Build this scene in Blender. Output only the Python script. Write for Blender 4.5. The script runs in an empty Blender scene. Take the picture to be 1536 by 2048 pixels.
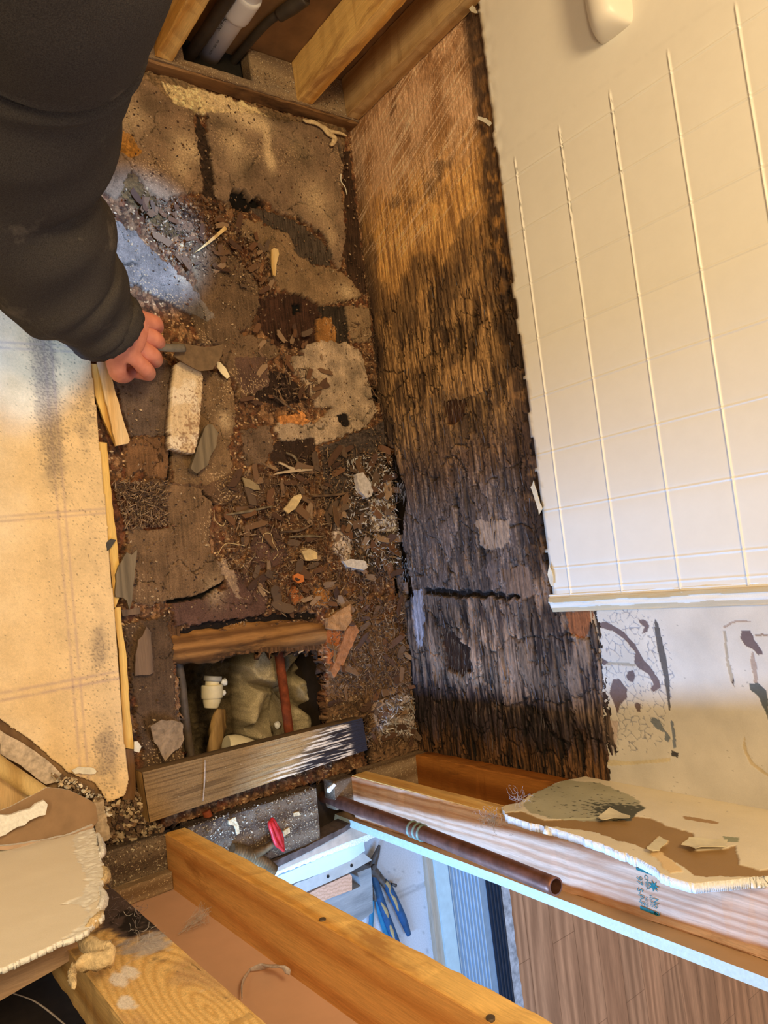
import bpy, bmesh, math, random
import numpy as np
from mathutils import Vector, Matrix, geometry
random.seed(7)
C = bpy.context.scene.collection
PI = math.pi
# ------------------------------------------------------------------ camera
CAM = np.array([1.147, -1.081, 1.351])
RM = np.array([[0.10617386, 0.78922617, 0.60485466], [0.99034228, -0.02938913, -0.13549336], [-0.08915876, 0.613399, -0.7847244]])
FPX = 1445.34
cam = bpy.data.cameras.new('camera')
cam_o = bpy.data.objects.new('camera', cam)
C.objects.link(cam_o)
bpy.context.scene.camera = cam_o
cam.sensor_fit = 'VERTICAL'; cam.sensor_height = 36.0; cam.lens = FPX / 2048 * 36.0
cam.clip_start = 0.02
M = Matrix.Identity(4)
for r in range(3):
    M[r][0] = RM[0][r]; M[r][1] = -RM[1][r]; M[r][2] = -RM[2][r]; M[r][3] = CAM[r]
cam_o.matrix_world = M
# ------------------------------------------------------------------ world and lights
W = bpy.data.worlds.new('world'); bpy.context.scene.world = W; W.use_nodes = True
W.node_tree.nodes['Background'].inputs[0].default_value = (1.0, 0.79, 0.53, 1)
W.node_tree.nodes['Background'].inputs[1].default_value = 0.46
vs = bpy.context.scene.view_settings
vs.view_transform = 'Standard'; vs.look = 'None'; vs.gamma = 1.0; vs.use_curve_mapping = False
vs.exposure = 0.0


def light(name, kind, loc, target, power, color, **kw):
    L = bpy.data.lights.new(name, kind)
    L.energy = power; L.color = color
    for k, v in kw.items(): setattr(L, k, v)
    o = bpy.data.objects.new(name, L); C.objects.link(o)
    o.location = loc
    d = Vector(target) - Vector(loc)
    o.rotation_euler = d.to_track_quat('-Z', 'Y').to_euler()
    return o


light('ceiling_light', 'AREA', (0.38, -0.95, 2.25), (0.55, -0.35, 0.2), 27, (1.0, 0.73, 0.38), shape='RECTANGLE', size=0.5, size_y=0.35)
light('warm_fill_light', 'AREA', (0.85, -1.80, 1.90), (1.20, -0.7, 0.1), 13, (1.0, 0.75, 0.43), shape='RECTANGLE', size=0.6, size_y=0.2)  # unseen warm fill, added to brighten the near vinyl and end wall
# daylight from the entry beyond the open stud bay
light('entry_daylight', 'AREA', (1.95, -0.83, 0.36), (1.2, 0.0, 0.40), 15, (0.22, 0.50, 1.0), shape='RECTANGLE', size=0.10, size_y=0.45)
light('entry_skylight', 'AREA', (2.35, -0.05, 1.5), (1.95, 0.1, -0.1), 17, (0.19, 0.50, 1.0), shape='RECTANGLE', size=0.8, size_y=0.8)
light('daylight_patch_spot', 'SPOT', (1.38, -1.0, 0.45), (0.655, -0.765, 0.02), 62, (0.18, 0.46, 1.0), spot_size=0.25, spot_blend=0.5, shadow_soft_size=0.02)  # spot added inside the room to make the daylight patch on the vinyl
light('daylight_patch_spot', 'SPOT', (0.95, -0.62, 2.05), (0.43, -0.555, 0.0), 430, (0.24, 0.52, 1.0), spot_size=0.145, spot_blend=0.55, shadow_soft_size=0.02)  # spot added overhead to make the daylight patch on the subfloor


# ------------------------------------------------------------------ maths helpers
def bp(u, v, axis, val):
    d = np.array([(u - 768) / FPX, (v - 1024) / FPX, 1.0]) @ RM
    t = (val - CAM[axis]) / d[axis]
    return CAM + t * d


def lin(c):
    c = np.asarray(c, float) / 255.0
    return np.where(c <= 0.04045, c / 12.92, ((c + 0.055) / 1.055) ** 2.4)


WARM = np.array([1.0, 0.84, 0.62])


def wa(r, g, b, k=1.0):      # albedo of something seen as r, g, b under the warm lamps
    return np.clip(lin((r, g, b)) / WARM * k, 0, 0.9)


_rs = np.random.RandomState(3)
_G = _rs.rand(8, 256, 256) * 2 * PI
_H = _rs.rand(8, 3, 256, 256)


def pn(x, y, s=0):
    x = x + 37.7 * s; y = y + 91.3 * s
    xi = np.floor(x).astype(int); yi = np.floor(y).astype(int)
    fx = x - xi; fy = y - yi
    g = _G[s % 8]

    def d(ix, iy):
        a = g[(xi + ix) & 255, (yi + iy) & 255]
        return np.cos(a) * (fx - ix) + np.sin(a) * (fy - iy)
    u = fx * fx * fx * (fx * (fx * 6 - 15) + 10); v = fy * fy * fy * (fy * (fy * 6 - 15) + 10)
    a = d(0, 0); b = d(1, 0); c = d(0, 1); e = d(1, 1)
    return ((a + (b - a) * u) * (1 - v) + (c + (e - c) * u) * v) * 1.5


def fbm(x, y, s=0, o=4):
    r = 0; a = 0.55
    for k in range(o):
        r = r + a * pn(x * 2 ** k, y * 2 ** k, s + k); a *= 0.5
    return r


def worley(x, y, s=0):
    """F1, F2-F1, three random numbers of the nearest cell and the offset to its centre"""
    xi = np.floor(x).astype(int); yi = np.floor(y).astype(int)
    f1 = np.full(x.shape, 9.0); f2 = np.full(x.shape, 9.0)
    r = np.zeros((3,) + x.shape); ox = np.zeros(x.shape); oy = np.zeros(x.shape)
    h = _H[s % 8]; h2 = _H[(s + 3) % 8]
    for i in (-1, 0, 1):
        for j in (-1, 0, 1):
            cx = (xi + i) & 255; cy = (yi + j) & 255
            dx = xi + i + h[0][cx, cy] - x; dy = yi + j + h[1][cx, cy] - y
            d = np.sqrt(dx * dx + dy * dy)
            n = d < f1
            f2 = np.where(n, f1, np.minimum(f2, d)); f1 = np.where(n, d, f1)
            for k in range(3): r[k] = np.where(n, h2[k][cx, cy], r[k])
            ox = np.where(n, dx, ox); oy = np.where(n, dy, oy)
    return f1, f2 - f1, r, ox, oy


def inside(poly, X, Y):
    n = len(poly); r = np.zeros(X.shape, bool)
    for i in range(n):
        x1, y1 = poly[i]; x2, y2 = poly[(i + 1) % n]
        if y1 == y2: continue
        c = ((y1 > Y) != (y2 > Y)) & (X < (x2 - x1) * (Y - y1) / (y2 - y1) + x1)
        r ^= c
    return r


def sm(a, b, x):
    t = np.clip((x - a) / (b - a), 0, 1)
    return t * t * (3 - 2 * t)


# ------------------------------------------------------------------ materials
def nodes(name):
    m = bpy.data.materials.new(name); m.use_nodes = True
    nt = m.node_tree
    return m, nt, nt.nodes['Principled BSDF']


def N(nt, t, **kw):
    n = nt.nodes.new(t)
    for k, v in kw.items():
        if k in n.inputs.keys() if isinstance(k, str) else False: n.inputs[k].default_value = v
        else: setattr(n, k, v)
    return n


def coords(nt, scale=(1, 1, 1), rot=(0, 0, 0)):
    tc = nt.nodes.new('ShaderNodeTexCoord'); mp = nt.nodes.new('ShaderNodeMapping')
    mp.inputs['Scale'].default_value = scale; mp.inputs['Rotation'].default_value = rot
    nt.links.new(tc.outputs['Object'], mp.inputs['Vector'])
    return mp.outputs['Vector']


def noise(nt, vec, scale, detail=4, rough=0.6, dist=0.0):
    n = nt.nodes.new('ShaderNodeTexNoise'); n.inputs['Scale'].default_value = scale
    n.inputs['Detail'].default_value = detail; n.inputs['Roughness'].default_value = rough; n.inputs['Distortion'].default_value = dist
    nt.links.new(vec, n.inputs['Vector'])
    return n.outputs['Fac']


def ramp(nt, fac, stops):
    r = nt.nodes.new('ShaderNodeValToRGB'); e = r.color_ramp.elements
    while len(e) < len(stops): e.new(0.5)
    for i, (p, c) in enumerate(stops):
        e[i].position = p; e[i].color = tuple(c) + (1,) if len(c) == 3 else tuple(c)
    nt.links.new(fac, r.inputs['Fac'])
    return r.outputs['Color']


def mixc(nt, a, b, fac, mode='MIX'):
    m = nt.nodes.new('ShaderNodeMix'); m.data_type = 'RGBA'; m.blend_type = mode
    if isinstance(fac, (int, float)): m.inputs[0].default_value = fac
    else: nt.links.new(fac, m.inputs[0])
    for i, v in ((6, a), (7, b)):
        if isinstance(v, (tuple, list, np.ndarray)): m.inputs[i].default_value = tuple(v)[:3] + (1,)
        else: nt.links.new(v, m.inputs[i])
    return m.outputs[2]


def bump(nt, bs, h, strength, dist=0.002):
    b = nt.nodes.new('ShaderNodeBump'); b.inputs['Strength'].default_value = strength; b.inputs['Distance'].default_value = dist
    nt.links.new(h, b.inputs['Height']); nt.links.new(b.outputs['Normal'], bs.inputs['Normal'])


def mat_attr(name, rough=0.85, fine=500, amt=0.35, bstr=0.5, bdist=0.002, scale=(1, 1, 1), spec=0.25):
    m, nt, bs = nodes(name)
    at = nt.nodes.new('ShaderNodeAttribute'); at.attribute_name = 'Col'
    v = coords(nt, scale)
    f = noise(nt, v, fine, 3, 0.7)
    g = ramp(nt, f, [(0.25, (1 - amt,) * 3), (0.75, (1 + amt,) * 3)])
    nt.links.new(mixc(nt, at.outputs['Color'], g, 1.0, 'MULTIPLY'), bs.inputs['Base Color'])
    bs.inputs['Roughness'].default_value = rough; bs.inputs['Specular IOR Level'].default_value = spec
    bump(nt, bs, f, bstr, bdist)
    return m


def mat_plain(name, c, rough=0.7, metal=0.0, var=0.15, sc=60, bstr=0.15, spec=0.4, bdist=0.001):
    m, nt, bs = nodes(name)
    v = coords(nt)
    f = noise(nt, v, sc, 5, 0.6)
    c = np.asarray(c, float)
    nt.links.new(ramp(nt, f, [(0.3, c * (1 - var)), (0.7, np.clip(c * (1 + var), 0, 1))]), bs.inputs['Base Color'])
    bs.inputs['Roughness'].default_value = rough; bs.inputs['Metallic'].default_value = metal
    bs.inputs['Specular IOR Level'].default_value = spec
    bump(nt, bs, f, bstr, bdist)
    return m


def mat_wood(name, c1, c2, c3=None, axis=2, rings=9.0, dirt=None, dirt_lo=0.55, rough=0.6, stretch=0.06, dark=None):
    """lumber: grain stretched along one axis, cathedral rings, dirt speckle"""
    m, nt, bs = nodes(name)
    s = [1, 1, 1]; s[axis] = stretch
    v = coords(nt, tuple(s))
    warp = noise(nt, v, 6, 3, 0.5)
    w = nt.nodes.new('ShaderNodeTexWave'); w.wave_type = 'RINGS'; w.rings_direction = 'XYZ'[axis]
    w.inputs['Scale'].default_value = rings; w.inputs['Distortion'].default_value = 7; w.inputs['Detail'].default_value = 3
    w.inputs['Detail Scale'].default_value = 2.0
    nt.links.new(v, w.inputs['Vector'])
    fine = noise(nt, v, 480, 5, 0.7)
    col = ramp(nt, w.outputs['Fac'], [(0.0, c1), (0.6, (np.asarray(c1) + np.asarray(c2)) / 2), (1.0, c2)])
    col = mixc(nt, col, ramp(nt, fine, [(0.3, (0.72,) * 3), (0.7, (1.15,) * 3)]), 0.8, 'MULTIPLY')
    if c3 is not None:
        v2 = coords(nt, tuple(1.0 if k != axis else 0.4 for k in range(3)))
        st = noise(nt, v2, 9, 5, 0.6, 0.6)
        col = mixc(nt, col, c3, ramp(nt, st, [(0.48, (0, 0, 0)), (0.66, (1, 1, 1))]))
    if dark is not None:
        v3 = coords(nt, tuple(1.0 if k != axis else 0.25 for k in range(3)))
        st = noise(nt, v3, 17, 5, 0.65, 0.4)
        col = mixc(nt, col, dark, ramp(nt, st, [(0.56, (0, 0, 0)), (0.68, (0.85,) * 3)]))
    if dirt is not None:
        v4 = coords(nt)
        st = noise(nt, v4, 330, 2, 0.8)
        col = mixc(nt, col, dirt, ramp(nt, st, [(dirt_lo, (0, 0, 0)), (dirt_lo + 0.06, (1, 1, 1))]))
    nt.links.new(col, bs.inputs['Base Color'])
    bs.inputs['Roughness'].default_value = rough; bs.inputs['Specular IOR Level'].default_value = 0.3
    bump(nt, bs, fine, 0.35, 0.0015)
    return m


# ------------------------------------------------------------------ object helpers
def tag(o, label=None, cat=None, group=None, kind=None):
    if label: o['label'] = label
    if cat: o['category'] = cat
    if group: o['group'] = group
    if kind: o['kind'] = kind
    return o


def empty(name, loc, label, cat, group=None):
    o = bpy.data.objects.new(name, None); C.objects.link(o); o.location = loc; o.empty_display_size = 0.02
    tag(o, label, cat, group)
    return o


def link(name, me, mats, parent=None):
    o = bpy.data.objects.new(name, me); C.objects.link(o)
    if mats is not None:
        for m in (mats if isinstance(mats, (list, tuple)) else [mats]): me.materials.append(m)
    if parent:
        o.parent = parent
        o.matrix_parent_inverse = Matrix.Translation(parent.location).inverted()
    return o


def pymesh(name, verts, faces, mats, parent=None, smooth=False, cols=None):
    me = bpy.data.meshes.new(name)
    me.from_pydata([tuple(v) for v in verts], [], faces)
    if cols is not None: setcol(me, cols)
    if smooth:
        me.polygons.foreach_set('use_smooth', [True] * len(me.polygons))
    me.update()
    return link(name, me, mats, parent)


def setcol(me, cols):
    a = me.color_attributes.new('Col', 'FLOAT_COLOR', 'POINT')
    c = np.ones((len(me.vertices), 4), np.float32); c[:, :3] = cols
    a.data.foreach_set('color', c.ravel())


def bmobj(name, bm, mats, parent=None, smooth=False):
    me = bpy.data.meshes.new(name); bm.to_mesh(me); bm.free()
    if smooth: me.polygons.foreach_set('use_smooth', [True] * len(me.polygons))
    return link(name, me, mats, parent)


def grid_mesh(name, a, b, P, mask=None, cols=None, mats=None, parent=None, smooth=True, solid=0.0, rim=None, offset=-1):
    """a, b axis samples; P(n,m,3) points; mask(n-1,m-1) of kept quads"""
    n, m = len(a), len(b)
    idx = np.arange(n * m).reshape(n, m)
    q = np.stack([idx[:-1, :-1], idx[1:, :-1], idx[1:, 1:], idx[:-1, 1:]], -1).reshape(-1, 4)
    if mask is not None:
        k = mask[:-1, :-1] & mask[1:, :-1] & mask[1:, 1:] & mask[:-1, 1:]
        q = q[k.ravel()]
    used = np.unique(q); remap = np.full(n * m, -1); remap[used] = np.arange(len(used)); q = remap[q]
    V = P.reshape(-1, 3)[used]
    me = bpy.data.meshes.new(name)
    me.vertices.add(len(V)); me.vertices.foreach_set('co', V.astype(np.float32).ravel())
    me.loops.add(q.size); me.loops.foreach_set('vertex_index', q.astype(np.int32).ravel())
    me.polygons.add(len(q)); me.polygons.foreach_set('loop_start', np.arange(0, q.size, 4, dtype=np.int32))
    me.update(calc_edges=True)
    me.polygons.foreach_set('use_smooth', [smooth] * len(q))
    if cols is not None: setcol(me, cols.reshape(-1, 3)[used])
    me.validate()
    o = link(name, me, mats, parent)
    if solid:
        s = o.modifiers.new('thickness', 'SOLIDIFY'); s.thickness = solid; s.offset = offset
        if rim is not None:
            me.materials.append(rim); s.material_offset_rim = len(me.materials) - 1
    return o


def box(bm, p0, p1, bevel=0.002, mat=None, mi=0):
    r = bmesh.ops.create_cube(bm, size=1.0)
    vs_ = r['verts']
    c = [(p0[k] + p1[k]) / 2 for k in range(3)]; s = [abs(p1[k] - p0[k]) for k in range(3)]
    for v in vs_:
        v.co = Vector((c[k] + v.co[k] * s[k] for k in range(3)))
        if mat is not None: v.co = mat @ v.co
    es = list({e for v in vs_ for e in v.link_edges})
    fs = {f for v in vs_ for f in v.link_faces}
    for f in fs: f.material_index = mi
    if bevel: bmesh.ops.bevel(bm, geom=es, offset=bevel, segments=2, affect='EDGES', profile=0.6)


def lumber(name, p0, p1, mats, parent=None, bevel=0.003, mat=None, wob=0.0006):
    bm = bmesh.new(); box(bm, p0, p1, bevel, None)
    ax = max(range(3), key=lambda k: abs(p1[k] - p0[k])); L = abs(p1[ax] - p0[ax])
    n = max(2, int(L / 0.02))
    for i in range(1, n):
        co = [0, 0, 0]; no = [0, 0, 0]; co[ax] = min(p0[ax], p1[ax]) + L * i / n; no[ax] = 1
        bmesh.ops.bisect_plane(bm, geom=bm.verts[:] + bm.edges[:] + bm.faces[:], plane_co=co, plane_no=no)
    for v in bm.verts:
        v.co += Vector((random.gauss(0, wob) for _ in range(3)))
        if mat is not None: v.co = mat @ v.co
    return bmobj(name, bm, mats, parent)


def smooth_path(pts, n):
    pts = [np.array(p, float) for p in pts]
    if len(pts) < 3:
        return [pts[0] + (pts[-1] - pts[0]) * i / (n - 1) for i in range(n)]
    out = []
    m = len(pts) - 1
    for i in range(n):
        t = i / (n - 1) * m; k = min(int(t), m - 1); f = t - k
        p0 = pts[max(k - 1, 0)]; p1 = pts[k]; p2 = pts[k + 1]; p3 = pts[min(k + 2, m)]
        out.append(0.5 * ((2 * p1) + (p2 - p0) * f + (2 * p0 - 5 * p1 + 4 * p2 - p3) * f * f + (3 * p1 - p0 - 3 * p2 + p3) * f ** 3))
    return out


def tube(bm, pts, radii, seg=12, n=24, flat=1.0, up=(0, 0, 1), cap=True, wob=None, mi=0, inner=None):
    """swept tube; radii list interpolated; flat squashes along 'up'"""
    P = smooth_path(pts, n); R = np.interp(np.linspace(0, 1, n), np.linspace(0, 1, len(radii)), radii)
    rings = []
    for i, p in enumerate(P):
        t = P[min(i + 1, n - 1)] - P[max(i - 1, 0)]; t = t / (np.linalg.norm(t) + 1e-9)
        u = np.array(up, float); u = u - t * (u @ t)
        if np.linalg.norm(u) < 1e-3: u = np.cross(t, (1, 0, 0))
        u /= np.linalg.norm(u); s = np.cross(t, u)
        ring = []
        for k in range(seg):
            a = 2 * PI * k / seg
            r = R[i] * (1 + (wob(i / (n - 1), a) if wob else 0))
            ring.append(bm.verts.new(p + s * math.cos(a) * r + u * math.sin(a) * r * flat))
        rings.append(ring)
    for i in range(n - 1):
        for k in range(seg):
            f = bm.faces.new((rings[i][k], rings[i][(k + 1) % seg], rings[i + 1][(k + 1) % seg], rings[i + 1][k])); f.material_index = mi; f.smooth = True
    if inner:
        for ring, src in ((rings[0], 0), (rings[-1], -1)):
            c = P[src]; ins = [bm.verts.new(c + (np.array(v.co) - c) * inner) for v in ring]
            nx = P[1] - P[0] if src == 0 else P[-2] - P[-1]; nx = nx / np.linalg.norm(nx) * R[src] * 3
            dp = [bm.verts.new(np.array(v.co) + nx) for v in ins]
            for k in range(seg):
                bm.faces.new((ring[k], ring[(k + 1) % seg], ins[(k + 1) % seg], ins[k])).material_index = mi
                bm.faces.new((ins[k], ins[(k + 1) % seg], dp[(k + 1) % seg], dp[k])).material_index = mi
    elif cap:
        for ring in (rings[0], rings[-1]):
            f = bm.faces.new(ring); f.material_index = mi
    return rings


def tube_obj(name, pts, radii, mats, parent=None, **kw):
    bm = bmesh.new(); tube(bm, pts, radii, **kw)
    bmesh.ops.recalc_face_normals(bm, faces=bm.faces)
    return bmobj(name, bm, mats, parent)


def jag(pts, step, amp, seed=0):
    """subdivide a closed polygon (k-D points) and roughen it"""
    rng = random.Random(seed); out = []
    n = len(pts)
    for i in range(n):
        a = np.array(pts[i], float); b = np.array(pts[(i + 1) % n], float)
        d = b - a; L = np.linalg.norm(d); k = max(1, int(L / step))
        for j in range(k):
            p = a + d * j / k
            out.append(p + np.array([rng.uniform(-amp, amp) for _ in range(len(p))]) * (1 if True else 0))
    return out


def slab(name, pts, axis, thick, mats, parent=None, step=0.012, amp=0.0015, seed=0, bend=0.0, tilt=(0, 0), rim=None, flake=True):
    """plate cut to an outline in a plane (pts are 3-D with equal 'axis' value), thickness goes to -thick along the axis"""
    ks = [k for k in range(3) if k != axis]
    base = pts[0][axis]
    p2 = jag([(p[ks[0]], p[ks[1]]) for p in pts], step, amp, seed)
    c = np.mean(p2, 0)
    R = max(np.linalg.norm(p - c) for p in p2)
    # interior points make bending possible
    ring2 = [c + (p - c) * 0.55 for p in p2[::2]]
    allp = p2 + ring2 + [c]
    n = len(p2)
    ed = [(i, (i + 1) % n) for i in range(n)]
    r = geometry.delaunay_2d_cdt([Vector(p) for p in allp], ed, [], 1, 1e-6)
    v2, tris = r[0], r[2]
    rng = random.Random(seed + 5)
    ang = rng.uniform(0, PI)

    def H(p):
        d = (np.array(p) - c)
        w = d[0] * math.cos(ang) + d[1] * math.sin(ang)
        return bend * (w / R) ** 2 + d[0] * tilt[0] + d[1] * tilt[1]
    sg = 1 if thick > 0 else -1
    bm = bmesh.new()
    top, bot = [], []
    for p in v2:
        co = [0, 0, 0]; co[ks[0]] = p[0]; co[ks[1]] = p[1]; co[axis] = base + sg * H(p)
        top.append(bm.verts.new(co)); co[axis] -= thick; bot.append(bm.verts.new(co))
    for t in tris:
        try:
            bm.faces.new([top[i] for i in t]); bm.faces.new([bot[i] for i in reversed(t)])
        except ValueError: pass
    cnt = {}
    for t in tris:
        for i in range(3):
            e = (t[i], t[(i + 1) % 3]); cnt[frozenset(e)] = cnt.get(frozenset(e), []) + [e]
    for k, es in cnt.items():
        if len(es) == 1:
            i, j = es[0]
            f = bm.faces.new((top[j], top[i], bot[i], bot[j])); f.material_index = 1 if rim is not None else 0
    bmesh.ops.recalc_face_normals(bm, faces=bm.faces)
    return bmobj(name, bm, ([mats, rim] if rim is not None else mats), parent)


def px(pts, axis, val):
    return [bp(u, v, axis, val) for u, v in pts]


# ------------------------------------------------------------------ shared materials
M_floor = mat_attr('rotten_wood', 0.9, 420, 0.45, 0.7, 0.003)
M_wallrot = mat_attr('rotten_plywood', 0.88, 300, 0.4, 0.6, 0.003, scale=(0.25, 1, 1))
M_paint = mat_attr('painted_board', 0.6, 700, 0.06, 0.15, 0.001)
M_vinyl = mat_attr('vinyl_sheet', 0.55, 900, 0.16, 0.2, 0.001, spec=0.4)
M_debris = mat_attr('debris', 0.9, 600, 0.3, 0.4, 0.001)
M_gypsum = mat_plain('gypsum', wa(245, 235, 215), 0.9, var=0.12, sc=220, bstr=0.8, bdist=0.003)
M_kraft = mat_plain('kraft_paper', wa(178, 132, 84), 0.85, var=0.1, sc=12, bstr=0.1)
M_kraft_dk = mat_plain('kraft_paper_stained', wa(140, 95, 50), 0.85, var=0.35, sc=9, bstr=0.1)
M_stud = mat_wood('stud_golden', wa(244, 186, 100), wa(216, 146, 62), None, 2, 7, dark=wa(176, 116, 56))
M_stud_lt = mat_wood('stud_pale', wa(205, 160, 100), wa(175, 125, 68), None, 2, 7, dark=wa(140, 98, 55))
M_stud_or = mat_wood('stud_orange', wa(178, 105, 38), wa(140, 74, 20), None, 2, 5, dark=wa(90, 45, 15))
M_stud_pink = mat_wood('stud_whitewood', wa(220, 172, 128), wa(196, 138, 92), wa(184, 112, 58), 2, 22, dark=wa(150, 100, 66))
M_stud_rot = mat_wood('stud_mouldy', wa(215, 165, 95), wa(180, 125, 60), wa(120, 92, 72), 2, 6, dark=wa(75, 55, 45))
M_plate = mat_wood('plate_dusty', wa(150, 118, 80), wa(120, 88, 55), wa(105, 82, 60), 1, 8, dirt=wa(200, 165, 115), dirt_lo=0.6)
M_plate_edge = mat_wood('plate_stained', wa(158, 110, 62), wa(120, 78, 40), wa(66, 42, 24), 1, 8)
M_plate_dk = mat_wood('plate_mouldy', wa(118, 92, 64), wa(84, 62, 42), wa(50, 38, 32), 1, 8, dirt=wa(166, 136, 98), dirt_lo=0.60)
M_yellow = mat_wood('new_wood', wa(232, 178, 88), wa(200, 138, 55), None, 0, 9, dark=wa(160, 105, 50))
M_white_pvc = mat_plain('white_pvc', lin((222, 222, 226)), 0.35, var=0.04, sc=20, bstr=0.03)
M_pvc_dirty = mat_plain('old_pvc', lin((225, 212, 178)), 0.45, var=0.12, sc=40, bstr=0.1)
M_hose = mat_plain('dark_rubber', lin((62, 54, 46)), 0.5, var=0.3, sc=30, bstr=0.1)
M_copper = mat_plain('weathered_copper', lin((132, 92, 78)), 0.45, 0.7, 0.4, 45, 0.2)
M_rust = mat_plain('rusty_pipe', lin((130, 62, 32)), 0.85, 0.1, 0.45, 60, 0.5, bdist=0.003)
M_grey_pipe = mat_plain('grey_pipe', lin((92, 78, 64)), 0.6, 0.2, 0.3, 60, 0.3)
M_brass = mat_plain('corroded_brass', lin((120, 100, 72)), 0.6, 0.5, 0.45, 90, 0.5)
M_red = mat_plain('red_enamel', lin((196, 40, 44)), 0.45, 0.1, 0.3, 90, 0.3)
M_black = mat_plain('cavity_black', (0.012, 0.010, 0.008), 0.95, var=0.3)  # black colour standing in for shade in the wall cavity and screw holes
M_void = mat_plain('dark_cavity', (0.03, 0.018, 0.01), 0.95, var=0.3)  # near-black colour standing in for shade in unlit cavities; boots reuse it

# ================================================================== FLOOR (rotten subfloor under the removed tub)
HOLE = [(352, 1318), (400, 1322), (520, 1305), (640, 1302), (648, 1330), (652, 1445), (655, 1500), (560, 1540), (390, 1585), (374, 1560)]


def fpoly(pts): return [tuple(bp(u, v, 2, 0.0)[:2]) for u, v in pts]


def build_floor():
    st = 0.0017
    a = np.arange(0.0, 1.558, st); b = np.arange(-0.74, 0.012, st)
    X, Y = np.meshgrid(a, b, indexing='ij')
    wx = X + 0.010 * fbm(X * 22, Y * 22, 1, 4); wy = Y + 0.010 * fbm(X * 22, Y * 22, 5, 4)
    # base: crumbled, shredded wood
    ang = 0.9 * fbm(X * 5, Y * 5, 2, 2) * 3
    ca, sa = np.cos(ang), np.sin(ang)
    u = (X * ca - Y * sa); v = (X * sa + Y * ca)
    f1, e1, r1, ox, oy = worley(wx * 58, wy * 110, 0)
    f2_, e2, r2, ox2, oy2 = worley(wx * 190 + 9, wy * 150, 1)
    f3, e3, r3, _, _ = worley(wy * 300, wx * 420, 2)
    base = np.zeros(X.shape + (3,))
    pal = np.array([wa(74, 50, 32), wa(98, 66, 40), wa(50, 34, 23), wa(120, 84, 54), wa(86, 56, 36), wa(64, 44, 30), wa(140, 104, 70), wa(92, 52, 30)])
    base = pal[(r1[0] * 7.99).astype(int)] * 0.6 + pal[(r2[1] * 7.99).astype(int)] * 0.4
    sel = r3[0] > 0.965
    base[sel] = wa(176, 142, 100)
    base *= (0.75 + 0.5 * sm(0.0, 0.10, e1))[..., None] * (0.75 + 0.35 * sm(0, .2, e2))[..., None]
    h = -0.004 + 0.004 * (r1[1] - .5) + 0.010 * (ox * (r1[2] - .5) + oy * (r1[0] - .5)) * 0.5 + 0.0022 * (r2[2] - .5) + 0.0012 * fbm(X * 300, Y * 300, 3, 2)
    h -= 0.003 * (1 - sm(0, 0.12, e1))
    h += 0.004 * fbm(X * 12, Y * 12, 4, 3)
    big = fbm(X * 9, Y * 9, 6, 4)
    base *= (1 + 0.5 * big)[..., None]
    col = base
    grain = fbm(X * 14, Y * 260, 0, 3)
    mott = fbm(X * 26, Y * 26, 2, 5)
    fine = fbm(X * 230, Y * 230, 4, 3)
    # crevices through sheets
    fc1, ec, rc, _, _ = worley((X + 0.02 * mott) * 7.5, (Y + 0.02 * fbm(X * 26, Y * 26, 6, 4)) * 11, 5)

    def zone(pts, c, hh=0.0035, kind='sheet', amp=1.0, cr=0.010, gr=0.25, mo=0.55):
        nonlocal col, h
        P = fpoly(pts)
        xs = [p[0] for p in P]; ys = [p[1] for p in P]
        i0, i1 = np.searchsorted(a, [min(xs) - .03, max(xs) + .03]); j0, j1 = np.searchsorted(b, [min(ys) - .03, max(ys) + .03])
        S = (slice(i0, i1), slice(j0, j1))
        x_, y_ = X[S], Y[S]
        k = 0.006 * amp
        dx = k * fbm(x_ * 60, y_ * 60, 3, 4) * 1.6; dy = k * fbm(x_ * 60, y_ * 60, 7, 4) * 1.6
        m = inside(P, x_ + dx, y_ + dy)
        cc = np.ones(x_.shape + (3,)) * wa(*c)
        if kind == 'sheet':
            cc *= (1 + mo * mott[S] + gr * grain[S] + 0.22 * fine[S])[..., None]
            crk = (ec[S] < cr) & (rc[1][S] > 0.2)
            hz = hh + 0.003 * fbm(x_ * 10, y_ * 10, 1, 3) + 0.0006 * grain[S] + 0.0005 * fine[S]
            hz = np.where(crk, hz - 0.004, hz)
            cc = np.where(crk[..., None], cc * 0.35, cc)
            # sawdust
            sp = fbm(x_ * 330, y_ * 330, 5, 2) + 0.8 * fbm(x_ * 7, y_ * 7, 5, 3)
            cc = np.where((sp > 0.56)[..., None], wa(178, 146, 106), cc)
        elif kind == 'fibre':
            g2 = fbm(x_ * 20, y_ * 330, 6, 3)
            cc *= (1 + 1.1 * g2 + 0.5 * mott[S])[..., None]
            hz = hh + 0.003 * g2
        elif kind == 'crumb':
            cc *= (0.55 + 0.9 * r2[0][S] + 0.4 * fine[S])[..., None]
            hz = hh + 0.003 * r2[1][S] + 0.0015 * fine[S]
        elif kind == 'black':  # holes and gaps: near-black colour paints in their shade
            cc *= (1 + 0.5 * fine[S])[..., None]; hz = hh + 0.004 * mott[S]
        col[S] = np.where(m[..., None], cc, col[S]); h[S] = np.where(m, hz, h[S])

    # --- upper end
    zone([(262, 140), (330, 150), (420, 185), (520, 215), (600, 235), (690, 252), (690, 300), (560, 262), (430, 225), (330, 215), (250, 205)], (118, 92, 62), 0.002, 'crumb')
    zone([(232, 150), (300, 165), (340, 205), (385, 225), (392, 270), (400, 330), (405, 385), (350, 392), (325, 410), (290, 372), (262, 335), (232, 300), (180, 330), (150, 250)], (124, 98, 72), 0.005)
    zone([(320, 168), (400, 182), (480, 205), (540, 235), (470, 235), (400, 228), (350, 212)], (196, 168, 118), 0.003, 'crumb')
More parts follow.
